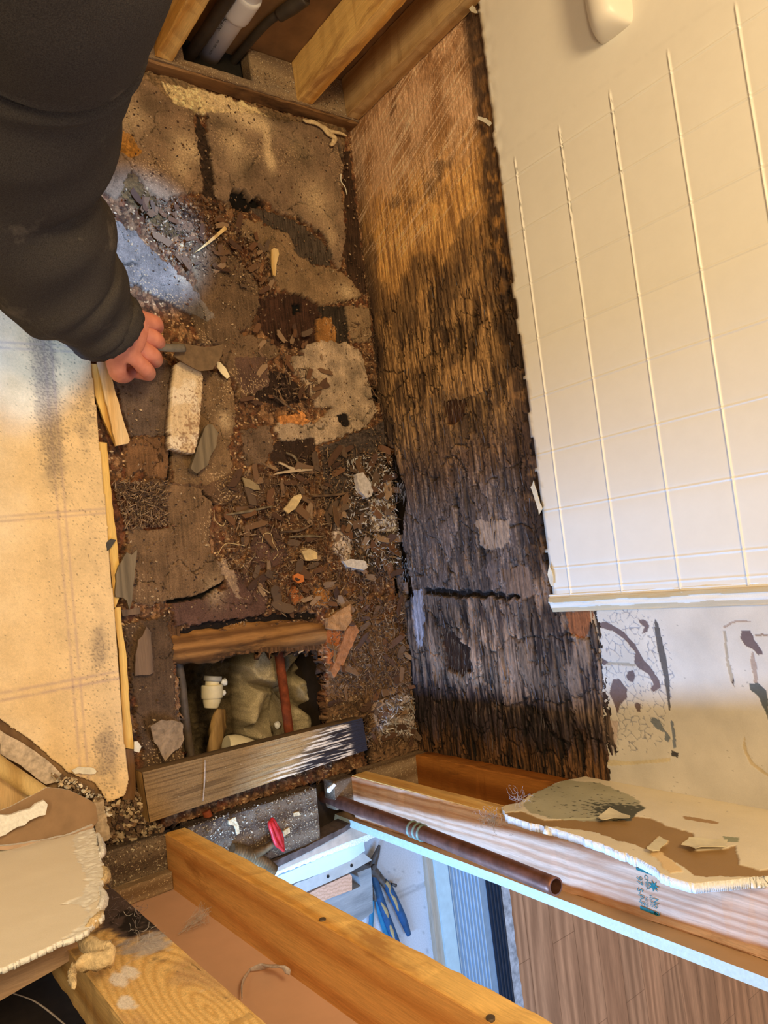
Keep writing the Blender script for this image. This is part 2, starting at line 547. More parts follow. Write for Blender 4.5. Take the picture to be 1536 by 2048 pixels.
    zone([(225, 270), (262, 270), (285, 312), (260, 320), (228, 300)], (150, 100, 38), 0.004, 'crumb')
    zone([(395, 225), (408, 255), (425, 300), (432, 350), (440, 395), (408, 395), (404, 340), (392, 280)], (50, 36, 25), -0.004, 'crumb')
    zone([(412, 228), (500, 228), (560, 245), (620, 250), (660, 262), (688, 300), (684, 350), (680, 380), (685, 420), (690, 480), (678, 540), (662, 520), (655, 480), (620, 452), (590, 430), (560, 428), (535, 405), (515, 392), (500, 398), (490, 380), (462, 382), (455, 415), (430, 392), (424, 330), (415, 280)], (122, 98, 74), 0.006)
    zone([(462, 382), (490, 380), (500, 398), (515, 392), (532, 412), (500, 420), (470, 416), (452, 408)], (16, 12, 9), -0.018, 'black')
    zone([(500, 414), (560, 430), (600, 448), (640, 478), (664, 506), (660, 532), (620, 528), (585, 505), (575, 470), (530, 446)], (70, 58, 46), 0.0005, 'fibre', gr=1)
    zone([(684, 300), (700, 300), (712, 400), (728, 520), (735, 590), (700, 560), (690, 520), (692, 420)], (58, 40, 27), -0.003, 'fibre')
    zone([(470, 434), (520, 448), (575, 470), (590, 508), (625, 532), (670, 540), (700, 560), (722, 594), (690, 602), (640, 612), (615, 596), (560, 580), (545, 556), (530, 500), (490, 478), (470, 450)], (124, 98, 68), 0.005)
    zone([(385, 490), (420, 478), (455, 500), (500, 548), (516, 566), (522, 610), (500, 650), (450, 690), (400, 690), (380, 620), (392, 560), (380, 520)], (96, 74, 52), 0.004, gr=.5)
    zone([(230, 325), (262, 340), (300, 390), (330, 420), (370, 470), (330, 470), (290, 430), (240, 390)], (84, 62, 34), 0.001, 'crumb')
    zone([(190, 300), (232, 300), (262, 340), (235, 400), (195, 380)], (112, 90, 68), 0.006)
    zone([(345, 440), (385, 445), (392, 460), (365, 468), (345, 458)], (118, 86, 60), 0.004)
    zone([(190, 400), (230, 440), (270, 465), (300, 500), (340, 530), (372, 560), (430, 640), (400, 640), (330, 600), (270, 570), (200, 560)], (112, 100, 88), 0.004, mo=.7)  # pale grey follows the daylight patch, painting its light into the floor
    # --- burnt bowl
    zone([(516, 600), (545, 586), (600, 588), (640, 612), (642, 660), (625, 700), (560, 690), (520, 655)], (58, 36, 24), -0.008, 'fibre')
    zone([(588, 606), (606, 604), (606, 622), (590, 628)], (8, 6, 5), -0.022, 'black')
    zone([(690, 612), (738, 616), (742, 680), (705, 688), (694, 650)], (132, 106, 76), 0.004)
    zone([(640, 612), (690, 612), (700, 688), (665, 680), (645, 640)], (50, 40, 30), -0.003, 'fibre')
    zone([(630, 640), (660, 634), (672, 665), (668, 690), (635, 690)], (142, 96, 48), 0.004)
    # --- pale sheet
    zone([(610, 688), (640, 682), (690, 686), (722, 705), (738, 780), (752, 822), (735, 850), (690, 870), (650, 884), (628, 890), (565, 890), (548, 855), (555, 838), (600, 826), (626, 850), (640, 838), (668, 815), (632, 815), (612, 775), (585, 740), (572, 720), (600, 708)], (156, 132, 104), 0.006, mo=.9, gr=.15)
    zone([(555, 835), (600, 824), (618, 845), (600, 852), (556, 850)], (176, 116, 62), 0.008, 'crumb')
    zone([(670, 832), (692, 828), (698, 850), (680, 852)], (30, 22, 18), 0.001, 'black')
    zone([(530, 740), (575, 745), (600, 775), (612, 800), (560, 815), (520, 800), (500, 790)], (44, 30, 22), -0.004, 'fibre')
    zone([(440, 690), (480, 668), (540, 680), (560, 710), (535, 720), (538, 770), (500, 790), (480, 800), (470, 760), (440, 745)], (104, 80, 56), 0.004)
    zone([(470, 715), (532, 715), (538, 770), (485, 795), (472, 760)], (88, 64, 50), 0.0045)
    zone([(548, 884), (628, 878), (636, 925), (630, 960), (560, 950), (540, 920)], (52, 36, 26), 0.001, gr=.5)
    zone([(480, 860), (540, 850), (545, 900), (530, 930), (490, 930)], (100, 78, 58), 0.003)
    # --- left strip and middle sheets
    zone([(215, 720), (290, 700), (345, 730), (338, 800), (335, 870), (262, 872), (240, 800)], (92, 74, 60), 0.003)
    zone([(250, 878), (330, 872), (338, 905), (345, 960), (300, 955), (278, 935), (252, 965)], (108, 76, 48), 0.003, gr=.5)
    zone([(345, 730), (410, 740), (462, 760), (470, 850), (455, 900), (470, 960), (440, 985), (350, 970), (340, 900)], (112, 86, 58), 0.003)
    zone([(290, 958), (345, 962), (420, 968), (470, 940), (560, 960), (555, 1000), (500, 1012), (425, 1008), (402, 980), (345, 978), (330, 1010), (296, 1000)], (88, 64, 44), 0.004, gr=.4)
    zone([(296, 965), (372, 972), (402, 978), (425, 1010), (420, 1050), (412, 1090), (440, 1130), (446, 1158), (425, 1180), (375, 1200), (338, 1200), (300, 1210), (240, 1200), (250, 1120), (256, 1052), (290, 1062), (334, 1052), (334, 1015), (298, 1000)], (108, 82, 56), 0.0045, gr=.45)
    zone([(222, 965), (290, 962), (300, 1000), (332, 1015), (332, 1052), (290, 1062), (255, 1050), (240, 1100), (222, 1060)], (98, 58, 36), -0.004, 'crumb')
    zone([(455, 1180), (445, 1140), (470, 1140), (490, 1150), (525, 1150), (535, 1200), (530, 1226), (470, 1246), (350, 1250), (342, 1204), (400, 1196), (430, 1180)], (86, 60, 48), 0.004, gr=.2)
    zone([(430, 1120), (448, 1118), (474, 1160), (478, 1200), (462, 1180)], (136, 110, 86), 0.005)
    zone([(512, 1050), (560, 1060), (576, 1110), (560, 1130), (505, 1140), (500, 1090)], (86, 60, 48), 0.004)
    # --- area around the hole
    zone([(245, 1250), (338, 1230), (345, 1290), (350, 1400), (360, 1450), (370, 1530), (290, 1545), (268, 1400)], (80, 60, 42), 0.004, gr=.4)
    zone([(300, 1450), (345, 1440), (365, 1450), (360, 1490), (330, 1518), (312, 1480)], (134, 112, 86), 0.008)
    zone([(335, 1250), (480, 1262), (640, 1240), (645, 1300), (520, 1306), (400, 1325), (350, 1318)], (86, 58, 34), -0.005, 'fibre')
    zone([(360, 1262), (420, 1242), (520, 1232), (620, 1222), (640, 1235), (540, 1248), (440, 1262), (370, 1280)], (26, 18, 13), -0.012, 'black')
    zone([(650, 1236), (700, 1205), (760, 1240), (800, 1260), (822, 1330), (826, 1400), (835, 1500), (740, 1530), (725, 1440), (655, 1462), (655, 1330)], (108, 80, 54), 0.002, 'crumb')
    zone([(650, 1262), (700, 1228), (706, 1262), (690, 1300), (676, 1332), (652, 1328)], (150, 84, 40), 0.006, mo=.4)
    zone([(740, 1420), (800, 1385), (822, 1395), (826, 1470), (760, 1480)], (150, 132, 118), 0.005, 'crumb')
    zone([(722, 1440), (735, 1432), (748, 1530), (736, 1535)], (12, 9, 7), -0.02, 'black')
    # --- mouldy white mess by the wall
    zone([(640, 895), (775, 840), (790, 940), (800, 1060), (805, 1140), (720, 1150), (700, 1080), (650, 1040), (650, 960)], (70, 58, 50), -0.002, 'crumb')
    zone([(735, 1000), (770, 995), (788, 1030), (790, 1062), (745, 1066)], (186, 172, 158), 0.004, 'crumb')
    zone([(668, 1050), (700, 1060), (700, 1120), (735, 1128), (732, 1142), (690, 1138), (668, 1100)], (176, 156, 136), 0.005, 'crumb')
    zone([(600, 1095), (634, 1098), (636, 1118), (606, 1120)], (180, 150, 110), 0.005)
    zone([(588, 1145), (610, 1150), (606, 1162), (590, 1158)], (170, 92, 40), 0.006)
    zone([(575, 1180), (600, 1175), (606, 1200), (588, 1210)], (146, 84, 44), 0.005)
    zone([(630, 1175), (660, 1180), (655, 1215), (628, 1210)], (150, 98, 48), 0.005)
    # gap along the wall
    zone([(738, 770), (765, 770), (768, 800), (746, 806)], (8, 6, 5), -0.03, 'black')
    zone([(768, 890), (778, 890), (796, 980), (800, 1010), (786, 1015)], (8, 6, 5), -0.03, 'black', amp=.5)
    zone([(792, 1130), (812, 1140), (816, 1190), (796, 1200)], (10, 8, 6), -0.03, 'black')
    # long cracks
    for cr in ([(404, 980), (428, 1008), (430, 1012), (402, 988)], [(335, 1200), (400, 1190), (447, 1160), (450, 1166), (404, 1198), (338, 1206)], [(672, 290), (676, 290), (690, 330), (684, 330)],
               [(332, 870), (345, 895), (340, 960), (334, 960), (338, 900)]):
        zone(cr, (14, 10, 8), -0.012, 'black', amp=.5)
    dn = fbm(X * 260, Y * 260, 1, 2); dl_ = fbm(X * 18, Y * 18, 3, 3)
    for (u, v, sx, sy, k) in ((505, 245, .022, .045, 1.0), (532, 290, .045, .010, 1.1), (540, 325, .020, .012, .8), (470, 300, .05, .03, .45), (375, 300, .03, .03, .6), (360, 330, .03, .02, .4), (630, 400, .05, .05, .4), (660, 470, .03, .02, .4), (250, 225, .04, .04, .5), (600, 300, .03, .03, .25), (690, 585, .02, .03, .5), (370, 545, .03, .02, .4), (450, 840, .02, .015, .5), (430, 1180, .03, .02, .3), (440, 210, .03, .05, .6)):
        p = bp(u, v, 2, 0); w_ = k * np.exp(-(((X - p[0]) / sx) ** 2 + ((Y - p[1]) / sy) ** 2))
        t_ = np.clip(w_ * (1.1 + 1.4 * dn + .8 * dl_), 0, .85) * (h > 0)
        col = col + (wa(206, 176, 132) - col) * t_[..., None]
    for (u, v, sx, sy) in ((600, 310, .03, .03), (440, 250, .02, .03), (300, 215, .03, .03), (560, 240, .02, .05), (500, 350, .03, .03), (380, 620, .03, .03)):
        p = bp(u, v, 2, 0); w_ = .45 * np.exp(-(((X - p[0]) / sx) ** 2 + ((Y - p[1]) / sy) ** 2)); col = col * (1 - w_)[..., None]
    col = np.clip(col * np.array([1.20, 1.06, .88]), 0.004, 0.8)
    hole = inside(fpoly(HOLE), X + 0.006 * fbm(X * 40, Y * 40, 2, 4), Y + 0.006 * fbm(X * 40, Y * 40, 6, 4))
    h = np.maximum(h, -0.03)
    P = np.stack([X, Y, h], -1)
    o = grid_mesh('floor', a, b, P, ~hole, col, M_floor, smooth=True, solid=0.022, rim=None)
    tag(o, kind='structure', label='rotted brown plywood subfloor with a square hole')


build_floor()


# ================================================================== BACK WALL, rotten sheathing
def build_rot():
    st = 0.0018
    a = np.arange(0.0, 1.558, st); b = np.arange(-0.012, 0.60, st)
    X, Z = np.meshgrid(a, b, indexing='ij')
    g = fbm(X * 9, Z * 150, 0, 4); g2 = fbm(X * 22, Z * 420, 3, 3); mo = fbm(X * 11, Z * 16, 2, 5); fine = fbm(X * 200, Z * 260, 5, 3)
    mo2 = fbm(X * 5, Z * 9, 6, 4)
    def L(c): return np.ones(X.shape + (3,)) * wa(*c)
    def mix(A, B, t): return A + (B - A) * t[..., None]
    top = mix(L((168, 132, 96)), L((128, 92, 58)), sm(-0.2, 0.35, mo))
    gold = mix(L((188, 140, 76)), L((124, 88, 48)), sm(-.25, .3, g + .3 * mo))
    brown = mix(L((150, 114, 70)), L((70, 50, 32)), sm(-.2, .3, g + .4 * mo))
    dark = mix(L((66, 48, 34)), L((104, 80, 56)), sm(-.1, .5, g + fine * .5))
    grey = mix(L((74, 62, 54)), L((112, 96, 82)), sm(-.05, .5, g + .5 * fine))
    low = mix(L((96, 78, 62)), L((40, 30, 26)), sm(-.2, .3, g + .5 * mo))
    purple = mix(L((52, 42, 42)), L((24, 18, 16)), sm(-.2, .3, g))
    tan = mix(L((124, 100, 78)), L((66, 50, 38)), sm(-.2, .3, g + .4 * mo))
    xx = X + 0.05 * mo + 0.02 * g
    col = mix(top, gold, sm(0.16, 0.34, xx - 0.12 * (Z - .2)))
    col = mix(col, brown, sm(0.42, 0.58, xx))
    col = mix(col, dark, sm(0.76, 0.92, xx + .06 * g))
    col = mix(col, grey, sm(0.92, 1.0, xx))
    col = mix(col, low, sm(1.17, 1.24, xx))
    col = mix(col, tan, sm(1.25, 1.30, xx) * sm(0.1, .16, Z) * (1 - sm(.36, .42, Z)))
    col = mix(col, purple, sm(1.36, 1.44, xx + .07 * g - .12 * (Z - .2)))
    col = mix(col, mix(L((92, 62, 34)), L((26, 18, 12)), sm(-.2, .25, g)), sm(1.47, 1.52, xx + .06 * g) )
    # mould blotches
    bl = sm(0.12, 0.4, fbm(X * 9, Z * 13, 7, 5) + 0.9 * np.exp(-((X - .52) / .14) ** 2) * .5 - .12)
    col = mix(col, L((64, 48, 34)), bl * 0.62 * (X < .95))
    bw = fbm(X * 14, Z * 20, 1, 4)
    # dark foot near the floor, dark band along the panel
    col = mix(col, L((52, 38, 28)), (1 - sm(0.0, 0.055, Z + .03 * mo + .02 * g)) * sm(-.1, .4, X) * (X < 1.0) * .85)
    xedge = 0.40 + 0.03 * mo2 + 0.012 * g
    band = sm(xedge - .012, xedge + .02, Z) * (1 - sm(1.2, 1.3, X))
    bandc = mix(L((50, 36, 26)), L((98, 70, 42)), sm(.1, .5, fbm(X * 30, Z * 30, 4, 4)))
    rust = sm(.3, .42, Z) * np.exp(-((X - .42) / .22) ** 2) * sm(-.05, .3, fbm(X * 24, Z * 50, 3, 4))
    col = mix(col, bandc, band * .93)
    col = mix(col, L((138, 98, 50)), rust * .8)
    # light scratches across the grain near the left end
    scr = fbm((X * 2.2 + Z * 1.0) * 22 * 4.2, (Z * 1.0) * 5, 2, 2) 
    s1 = np.maximum(sm(.12, .4, scr), sm(.2, .45, fbm((X * 2.2 + Z * .7) * 170, Z * 3.5, 6, 2))) * (1 - sm(.30, .46, X + .12 * mo)) * (1 - band)
    col = mix(col, L((206, 176, 140)), s1 * .62)
    s2 = sm(.3, .55, fbm((X * 1.0 + Z * .5) * 300, Z * 14, 4, 2)) * (1 - sm(.34, .5, X)) * (1 - band)
    col = mix(col, L((190, 158, 122)), s2 * .5)
    col = col * (1 + 0.45 * g2 + 0.25 * fine)[..., None]
    # torn layers
    y = 0.0
    lay = fbm(X * 7, Z * 60, 4, 5) + 0.35 * mo
    depth = sm(0.5, 0.75, X)
    step1 = (lay > 0.12) & (X > 0.45); step2 = (lay > 0.34) & (X > 0.45)
    Yd = 0.0010 * g + 0.0006 * g2 + np.where(step1, 0.0022, 0) + np.where(step2, 0.003, 0) + 0.003 * mo * depth + .0004 * fine
    col = np.where((step1 & ~step2)[..., None], col * .78, col); col = np.where(step2[..., None], col * .55, col)
    # vertical fissures
    f1, e1, r1, ox, oy = worley((X + .02 * mo) * 8, (Z + 0.01 * g) * 42, 3)
    fis = (e1 < 0.05) & (X > .5) & (r1[0] > .35)
    Yd = np.where(fis, Yd + .003, Yd); col = np.where(fis[..., None], col * .5, col)
    f1, e1, r1, ox, oy = worley((X + .01 * mo) * 26, (Z + 0.006 * g) * 70, 6)
    chip = np.where(X > .62, (r1[1] - .5), 0)
    Yd += chip * .0012 * sm(.6, .8, X); col *= (1 + .35 * chip * (1 - .3 * sm(1.3, 1.4, X)))[..., None]
    px_, pe_, pr_, _, _ = worley((X + .035 * mo) * 10, (Z + .02 * fbm(X * 30, Z * 30, 2, 4)) * 17, 4)
    am_ = sm(.55, .8, X)
    tone = (pr_[0] - .5) * .75 * am_
    col = col * (1 + tone)[..., None]; Yd = Yd + (pr_[1] - .5) * .003 * am_
    ed = (pe_ < .035) & (X > .6) & (pr_[2] > .3); col = np.where(ed[..., None], col * .4, col); Yd = np.where(ed, Yd + .003, Yd)  # plate edges darkened in the colour as painted shading
    wv = sm(.12, .4, fbm(X * 5 + 3, Z * 22, 5, 4)) * sm(1.0, 1.2, X) * (1 - sm(1.38, 1.45, X)); col = col + (L((140, 112, 88)) * (1 + .8 * g)[..., None] - col) * (wv * .6)[..., None]
    # hand traced marks: deep slot, torn ledge
    def pz(pts): return [(p[0], p[2]) for p in px(pts, 1, 0.0)]
    def mk(pts, c, d, am=.006, blend=1.0, gr=.8):
        nonlocal col, Yd
        m = inside(pz(pts), X + am * fbm(X * 50, Z * 50, 3, 4) * 1.6, Z + am * fbm(X * 50, Z * 50, 6, 4) * 1.6)
        cc = L(c) * (1 + gr * g + .3 * fine)[..., None]
        col = np.where(m[..., None], col * (1 - blend) + cc * blend, col); Yd = np.where(m, d + .0015 * g, Yd)
    mk([(880, 1270), (900, 1262), (940, 1300), (944, 1345), (920, 1352), (892, 1340)], (44, 28, 18), .010)
    mk([(820, 1185), (842, 1180), (850, 1230), (844, 1290), (832, 1300), (826, 1240)], (120, 116, 118), .002)
    mk([(1085, 900), (1100, 1000), (1108, 1180), (1098, 1185), (1078, 1020)], (10, 8, 7), .02)
    mk([(800, 1120), (812, 1130), (822, 1190), (806, 1195)], (8, 7, 6), .02)
    mk([(880, 800), (930, 800), (925, 840), (895, 850)], (64, 40, 24), .006)
    mk([(950, 1040), (1020, 1040), (1015, 1090), (985, 1100), (960, 1090)], (128, 108, 88), .001, gr=.4)
    mk([(1000, 1140), (1060, 1130), (1070, 1190), (1020, 1210)], (96, 76, 60), .001)
    mk([(845, 1175), (1000, 1185), (1040, 1190), (1035, 1200), (930, 1196), (846, 1190)], (24, 18, 15), .010)
    mk([(1130, 1220), (1185, 1215), (1180, 1250), (1165, 1280), (1135, 1270)], (112, 66, 36), .004)
    col = np.clip(col, .004, .85)
    Yd = np.maximum(Yd, -.004); col = col * (1 + .22 * sm(.75, .9, X))[..., None]; col = col * (1 + .35 * (1 - sm(.3, .7, X)))[..., None]; col = np.clip(col * np.array([1.28, 1.12, .95]), .004, .85)
    # outline: ragged top; the far right rises under the painted board
    topz = np.where(X < 1.19, .49, .49 + .06 * sm(1.19, 1.22, X)) + 0.0 * X
    topz = np.where(X > 1.5, .53, topz)
    gap = inside(pz([(764, 890), (786, 896), (800, 950), (812, 985), (808, 1020), (804, 1090), (812, 1120), (826, 1190), (808, 1205), (792, 1120), (786, 1030), (772, 950)]), X, Z + .004 * g * 2)
    mask = (Z < topz + .008 * fbm(X * 60, Z * 60, 2, 3)) & ~gap
    P = np.stack([X, Yd, Z], -1)
    o = grid_mesh('wall_back', a, b, P, mask, col, M_wallrot, smooth=True)
    s = o.modifiers.new('thickness', 'SOLIDIFY'); s.thickness = 0.013; s.offset = -1
    tag(o, kind='structure', label='rotten stained plywood sheathing at the foot of the back wall')


build_rot()
# near-black sheet standing in for the shaded framing cavity behind the sheathing
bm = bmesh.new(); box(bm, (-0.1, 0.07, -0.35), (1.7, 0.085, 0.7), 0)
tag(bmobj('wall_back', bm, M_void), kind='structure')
for x in (0.42, 0.83, 1.24):
    lumber('wall_back_stud', (x - .019, 0.022, -0.03), (x + .019, 0.07, 2.3), M_stud_or)['kind'] = 'structure'


# ================================================================== SURROUND PANEL with embossed tile pattern
def build_panel():
    s = 0.108; x0 = 3.78 * s; z0 = 4.64 * s
    gx = [x0 + i * s for i in range(0, 8)] + [1.203]
    gx = [g_ for g_ in gx]
    gz = [z0 + j * s for j in range(0, 17)]
    def axis(lo, hi, lines):
        v = list(np.arange(lo, hi, 0.006)) + [hi]
        for l in lines:
            v = [t for t in v if abs(t - l) > .0062] + [l + d for d in (-.0045, -.003, -.0018, -.0009, 0, .0009, .0018, .003, .0045)]
        return np.array(sorted(t for t in v if lo <= t <= hi))
    a = axis(0.0, 1.216, gx); b = axis(0.448, 2.3, gz)
    X, Z = np.meshgrid(a, b, indexing='ij')
    def prof(d): return np.exp(-(d / .0016) ** 2)
    dx = np.min([np.abs(X - g_) for g_ in gx], 0); dz = np.min([np.abs(Z - g_) for g_ in gz], 0)
    inn = X > 0.372
    h = -0.0009 * prof(dx) * (Z > .462) - 0.0020 * prof(dz) * inn           # raised bead in the joints
    rim = 0.0008 * prof(dx - .0032) * (Z > .462) + 0.0003 * prof(dz - .0034) * inn
    fine_line = 0.0018 * np.exp(-((X - .352) / .0009) ** 2)
    wav = 0.0016 * fbm(X * 4, Z * 4, 1, 3)
    Yp = -0.006 + h + rim + fine_line + wav
    edge = 0.455 + 0.006 * fbm(X * 35, X * 0, 2, 4) + 0.004 * fbm(X * 8, X * 0, 4, 2)
    Yp = np.where(X < .42, Yp - .004 * (1 - sm(.455, .50, Z)) * (fbm(X * 50, Z * 50, 3, 3)), Yp)
    c = np.ones(X.shape + (3,)) * np.array([.79, .765, .705])
    c *= (1 + .02 * fbm(X * 9, Z * 9, 5, 3))[..., None]
    line = np.exp(-((X - .352) / .0012) ** 2) * (fbm(X * 10, Z * 70, 3, 2) > -.1)
    c = c * (1 - .55 * line)[..., None]
    dirt = (dz < .0035) & inn & (X > .352) & (X < .55) & (fbm(X * 120, Z * 300, 3, 2) > .2) & (Z > .5) & (Z < .75)
    c = np.where(dirt[..., None], c * .45, c)
    st = (Z < edge + .010)
    c = np.where(st[..., None], np.array([.72, .66, .55]) * (1 + .3 * fbm(X * 90, Z * 90, 2, 3))[..., None], c)
    o = grid_mesh('shower_surround_panel', a, b, np.stack([X, Yp, Z], -1), Z > edge, np.clip(c, 0, .88), mat_attr('glossy_panel', 0.32, 40, 0.02, 0.05, 0.001, spec=0.45), smooth=True, solid=0.004)
    tag(o, 'cream shower surround panel embossed with square tiles above rotten wall', 'wall panel')
    return o


panel = build_panel()
# side return edge of the panel with old caulk
a = np.arange(0, 0.034, .0011); b = np.arange(0.45, 2.3, .0022)
S_, Z_ = np.meshgrid(a, b, indexing='ij')
q = fbm(S_ * 90, Z_ * 14, 3, 4)
cc = np.ones(S_.shape + (3,)) * np.array([.80, .77, .70])
k = (sm(.003, .006, S_) * (1 - sm(.012, .016, S_ + .004 * q)))
cc = np.where(((k > .5) & (q > -.35) & (fbm(S_ * 3, Z_ * 9, 4, 2) > -.35))[..., None], wa(196, 160, 104) * np.ones(3), cc)
k2 = (S_ > .024 + .004 * q); cc = np.where(k2[..., None], wa(206, 172, 122), cc)
cc *= (1 + .12 * q)[..., None]
P = np.stack([1.213 + S_, -0.007 + .002 * q - .003 * (k > .5) + .006 * sm(.02, .033, S_), Z_], -1)
o = grid_mesh('caulk_edge', a, b, P, None, np.clip(cc, 0, .85), M_paint, parent=panel, solid=.003)
o['label'] = 'dried caulk along the panel edge'
# torn paper at the lower panel edge
M_paper = mat_plain('torn_paper', wa(222, 200, 160), .8, var=.15, sc=80, bstr=.6)
for i, pts in enumerate([[(956, 232), (972, 236), (984, 246), (978, 252), (966, 243), (955, 238)], [(1068, 962), (1074, 985), (1084, 1018), (1080, 1028), (1070, 1000), (1062, 975)],
                         [(1098, 1128), (1106, 1150), (1108, 1172), (1101, 1172), (1096, 1150)], [(930, 0), (950, 14), (956, 28), (944, 24), (928, 8)]]):
    t = slab('torn_paper', px(pts, 1, -0.012), 1, -0.0012, M_paper, panel, .006, .001, i, bend=.004)
# moulded grab bar on the plain end of the panel
def moulded_bar():
    bm = bmesh.new()
    prof = [(-.036, 0.0), (-.030, -.030), (-.016, -.052), (0.010, -.056), (.026, -.044), (.034, -.018), (.038, 0.0)]
    xs = [-.35, .10, .20, .25, .275, .286, .289]; sc = [1, 1, 1, .98, .86, .55, .1]
    rings = []
    zc = 0.742
    for x, s_ in zip(xs, sc):
        rings.append([bm.verts.new((x, -0.006 + y * (s_ if s_ > .5 else s_), zc + z * (0.6 + .4 * s_) + (1 - s_) * .004)) for z, y in prof])
    for i in range(len(xs) - 1):
        for k in range(len(prof) - 1):
            bm.faces.new((rings[i][k], rings[i + 1][k], rings[i + 1][k + 1], rings[i][k + 1]))
    bm.faces.new(rings[-1])
    bmesh.ops.recalc_face_normals(bm, faces=bm.faces)
    o = bmobj('moulded_bar', bm, mat_plain('moulded_cream', (.80, .76, .68), .35, var=.02, sc=30, bstr=.03), panel, True)
    m = o.modifiers.new('soft', 'SUBSURF'); m.levels = m.render_levels = 3
    for i, (x, w) in enumerate([(.20, .016), (.225, .014), (.178, .016)]):
        bm = bmesh.new(); box(bm, (x, -0.0665, zc - .001), (x + .003, -0.060, zc + w), .001)
        box(bm, (x + .003, -0.0665, zc + .004), (x + .012, -0.060, zc + .007), .001)
        bmobj('moulded_relief', bm, o.data.materials[0], o)
moulded_bar()


# ================================================================== PAINTED WALL beside the panel (adhesive marks)
def build_painted():
    st = 0.0014
    a = np.arange(1.20, 1.552, st); b = np.arange(.44, 1.0, st)
    X, Z = np.meshgrid(a, b, indexing='ij')
    n = fbm(X * 14, Z * 14, 1, 5); f = fbm(X * 220, Z * 220, 4, 3)
    c = np.ones(X.shape + (3,)) * np.array([.62, .58, .52])
    c *= (1 + .20 * n)[..., None]
    c = np.where((fbm(X * 260, Z * 90, 2, 2) + .5 * n > .62)[..., None], c * .62, c)
    # crackled blister area
    f1, e1, r, ox, oy = worley((X + .01 * n) * 75, (Z + .01 * n) * 75, 2)
    reg = np.exp(-(((X - 1.36) / .13) ** 2 + ((Z - .60) / .08) ** 2)) + .25 * n
    crk = (e1 < .07) & (reg > .42) & (fbm(X * 40, Z * 40, 5, 3) > -.15)
    c = np.where(crk[..., None], wa(150, 138, 124), c)
    Yw = 0.001 + .0009 * n + np.where(crk, .0005, 0) - .0004 * reg * r[0]
    def pz(pts): return [(p[0], p[2]) for p in px(pts, 1, 0.0)]
    br = (112, 88, 74)
    def mk(pts, col=br, d=.0004, am=.0007, vary=.3):
        nonlocal c, Yw
        m = inside(pz(pts), X + am * fbm(X * 90, Z * 90, 3, 3) * 1.5, Z + am * fbm(X * 90, Z * 90, 6, 3) * 1.5)
        cc_ = np.ones(3) * wa(*col) * (1 + vary * n + .15 * f)[..., None]
        c = np.where(m[..., None], cc_, c); Yw = np.where(m, Yw + d, Yw)
    # arc smear, ovals, straight joint, loops
    mk([(1190, 1246), (1212, 1244), (1245, 1262), (1270, 1290), (1288, 1322), (1300, 1334), (1318, 1362), (1320, 1376), (1306, 1384), (1300, 1378), (1306, 1368), (1296, 1348), (1276, 1336), (1268, 1325), (1270, 1305), (1250, 1280), (1225, 1262), (1195, 1254)])
    mk([(1176, 1312), (1200, 1314), (1216, 1324), (1210, 1330), (1190, 1326), (1174, 1320)])
    mk([(1216, 1324), (1245, 1324), (1270, 1328), (1270, 1333), (1240, 1330), (1212, 1330)], (176, 154, 120))
    mk([(1276, 1240), (1290, 1240), (1298, 1252), (1292, 1264), (1282, 1268), (1288, 1254), (1278, 1246)])
    mk([(1225, 1358), (1238, 1358), (1252, 1376), (1254, 1394), (1240, 1410), (1234, 1428), (1228, 1410), (1218, 1385)])
    mk([(1256, 1342), (1266, 1340), (1270, 1352), (1266, 1364), (1256, 1362), (1252, 1352)])
    mk([(1272, 1404), (1281, 1408), (1280, 1424), (1274, 1424), (1268, 1412)])
    mk([(1308, 1236), (1316, 1248), (1330, 1310), (1338, 1360), (1340, 1420), (1337, 1420), (1326, 1350), (1314, 1300), (1308, 1260)], (92, 80, 66))
    mk([(1340, 1440), (1346, 1445), (1352, 1494), (1346, 1498)], (120, 118, 112))
    mk([(1304, 1434), (1318, 1440), (1328, 1460), (1340, 1474), (1336, 1485), (1328, 1480), (1330, 1466), (1312, 1458), (1300, 1444)], (118, 116, 108))
    mk([(1342, 1501), (1356, 1506), (1355, 1516), (1342, 1512)], (70, 62, 54))
    mk([(1198, 1440), (1236, 1442), (1234, 1465), (1232, 1500), (1222, 1500), (1205, 1482), (1200, 1470)], (190, 160, 132))
    mk([(1200, 1470), (1212, 1490), (1218, 1520), (1210, 1535), (1203, 1520)], (130, 92, 70))
    mk([(1482, 1262), (1500, 1262), (1508, 1280), (1522, 1300), (1526, 1308), (1516, 1310), (1504, 1298), (1490, 1292), (1480, 1276)])
    mk([(1498, 1368), (1516, 1366), (1530, 1380), (1536, 1400), (1536, 1440), (1528, 1420), (1515, 1392), (1500, 1380)], (92, 88, 74))
    mk([(1505, 1300), (1512, 1330), (1515, 1366), (1508, 1366), (1500, 1320)], (170, 140, 110))
    mk([(1510, 1268), (1536, 1268), (1536, 1272), (1510, 1272)], (150, 120, 90))
    mk([(1444, 1254), (1464, 1242), (1500, 1241), (1500, 1243), (1466, 1246), (1449, 1256)], (170, 140, 110))
    mk([(1446, 1262), (1451, 1262), (1456, 1320), (1466, 1352), (1468, 1374), (1462, 1366), (1452, 1330)], (170, 146, 112))
    mk([(1466, 1354), (1468, 1375), (1463, 1366)], (80, 60, 46))
    mk([(1488, 1470), (1492, 1500), (1506, 1526), (1536, 1548), (1536, 1554), (1500, 1530), (1484, 1495)], (196, 166, 120))
    mk([(1214, 1520), (1260, 1524), (1340, 1516), (1338, 1524), (1262, 1530), (1214, 1532)], (206, 178, 130))
    low = .545 - .02 * sm(1.3, 1.5, X) + .005 * fbm(X * 70, X * 0, 3, 4)
    low = np.where(X < 1.236, 2, low)
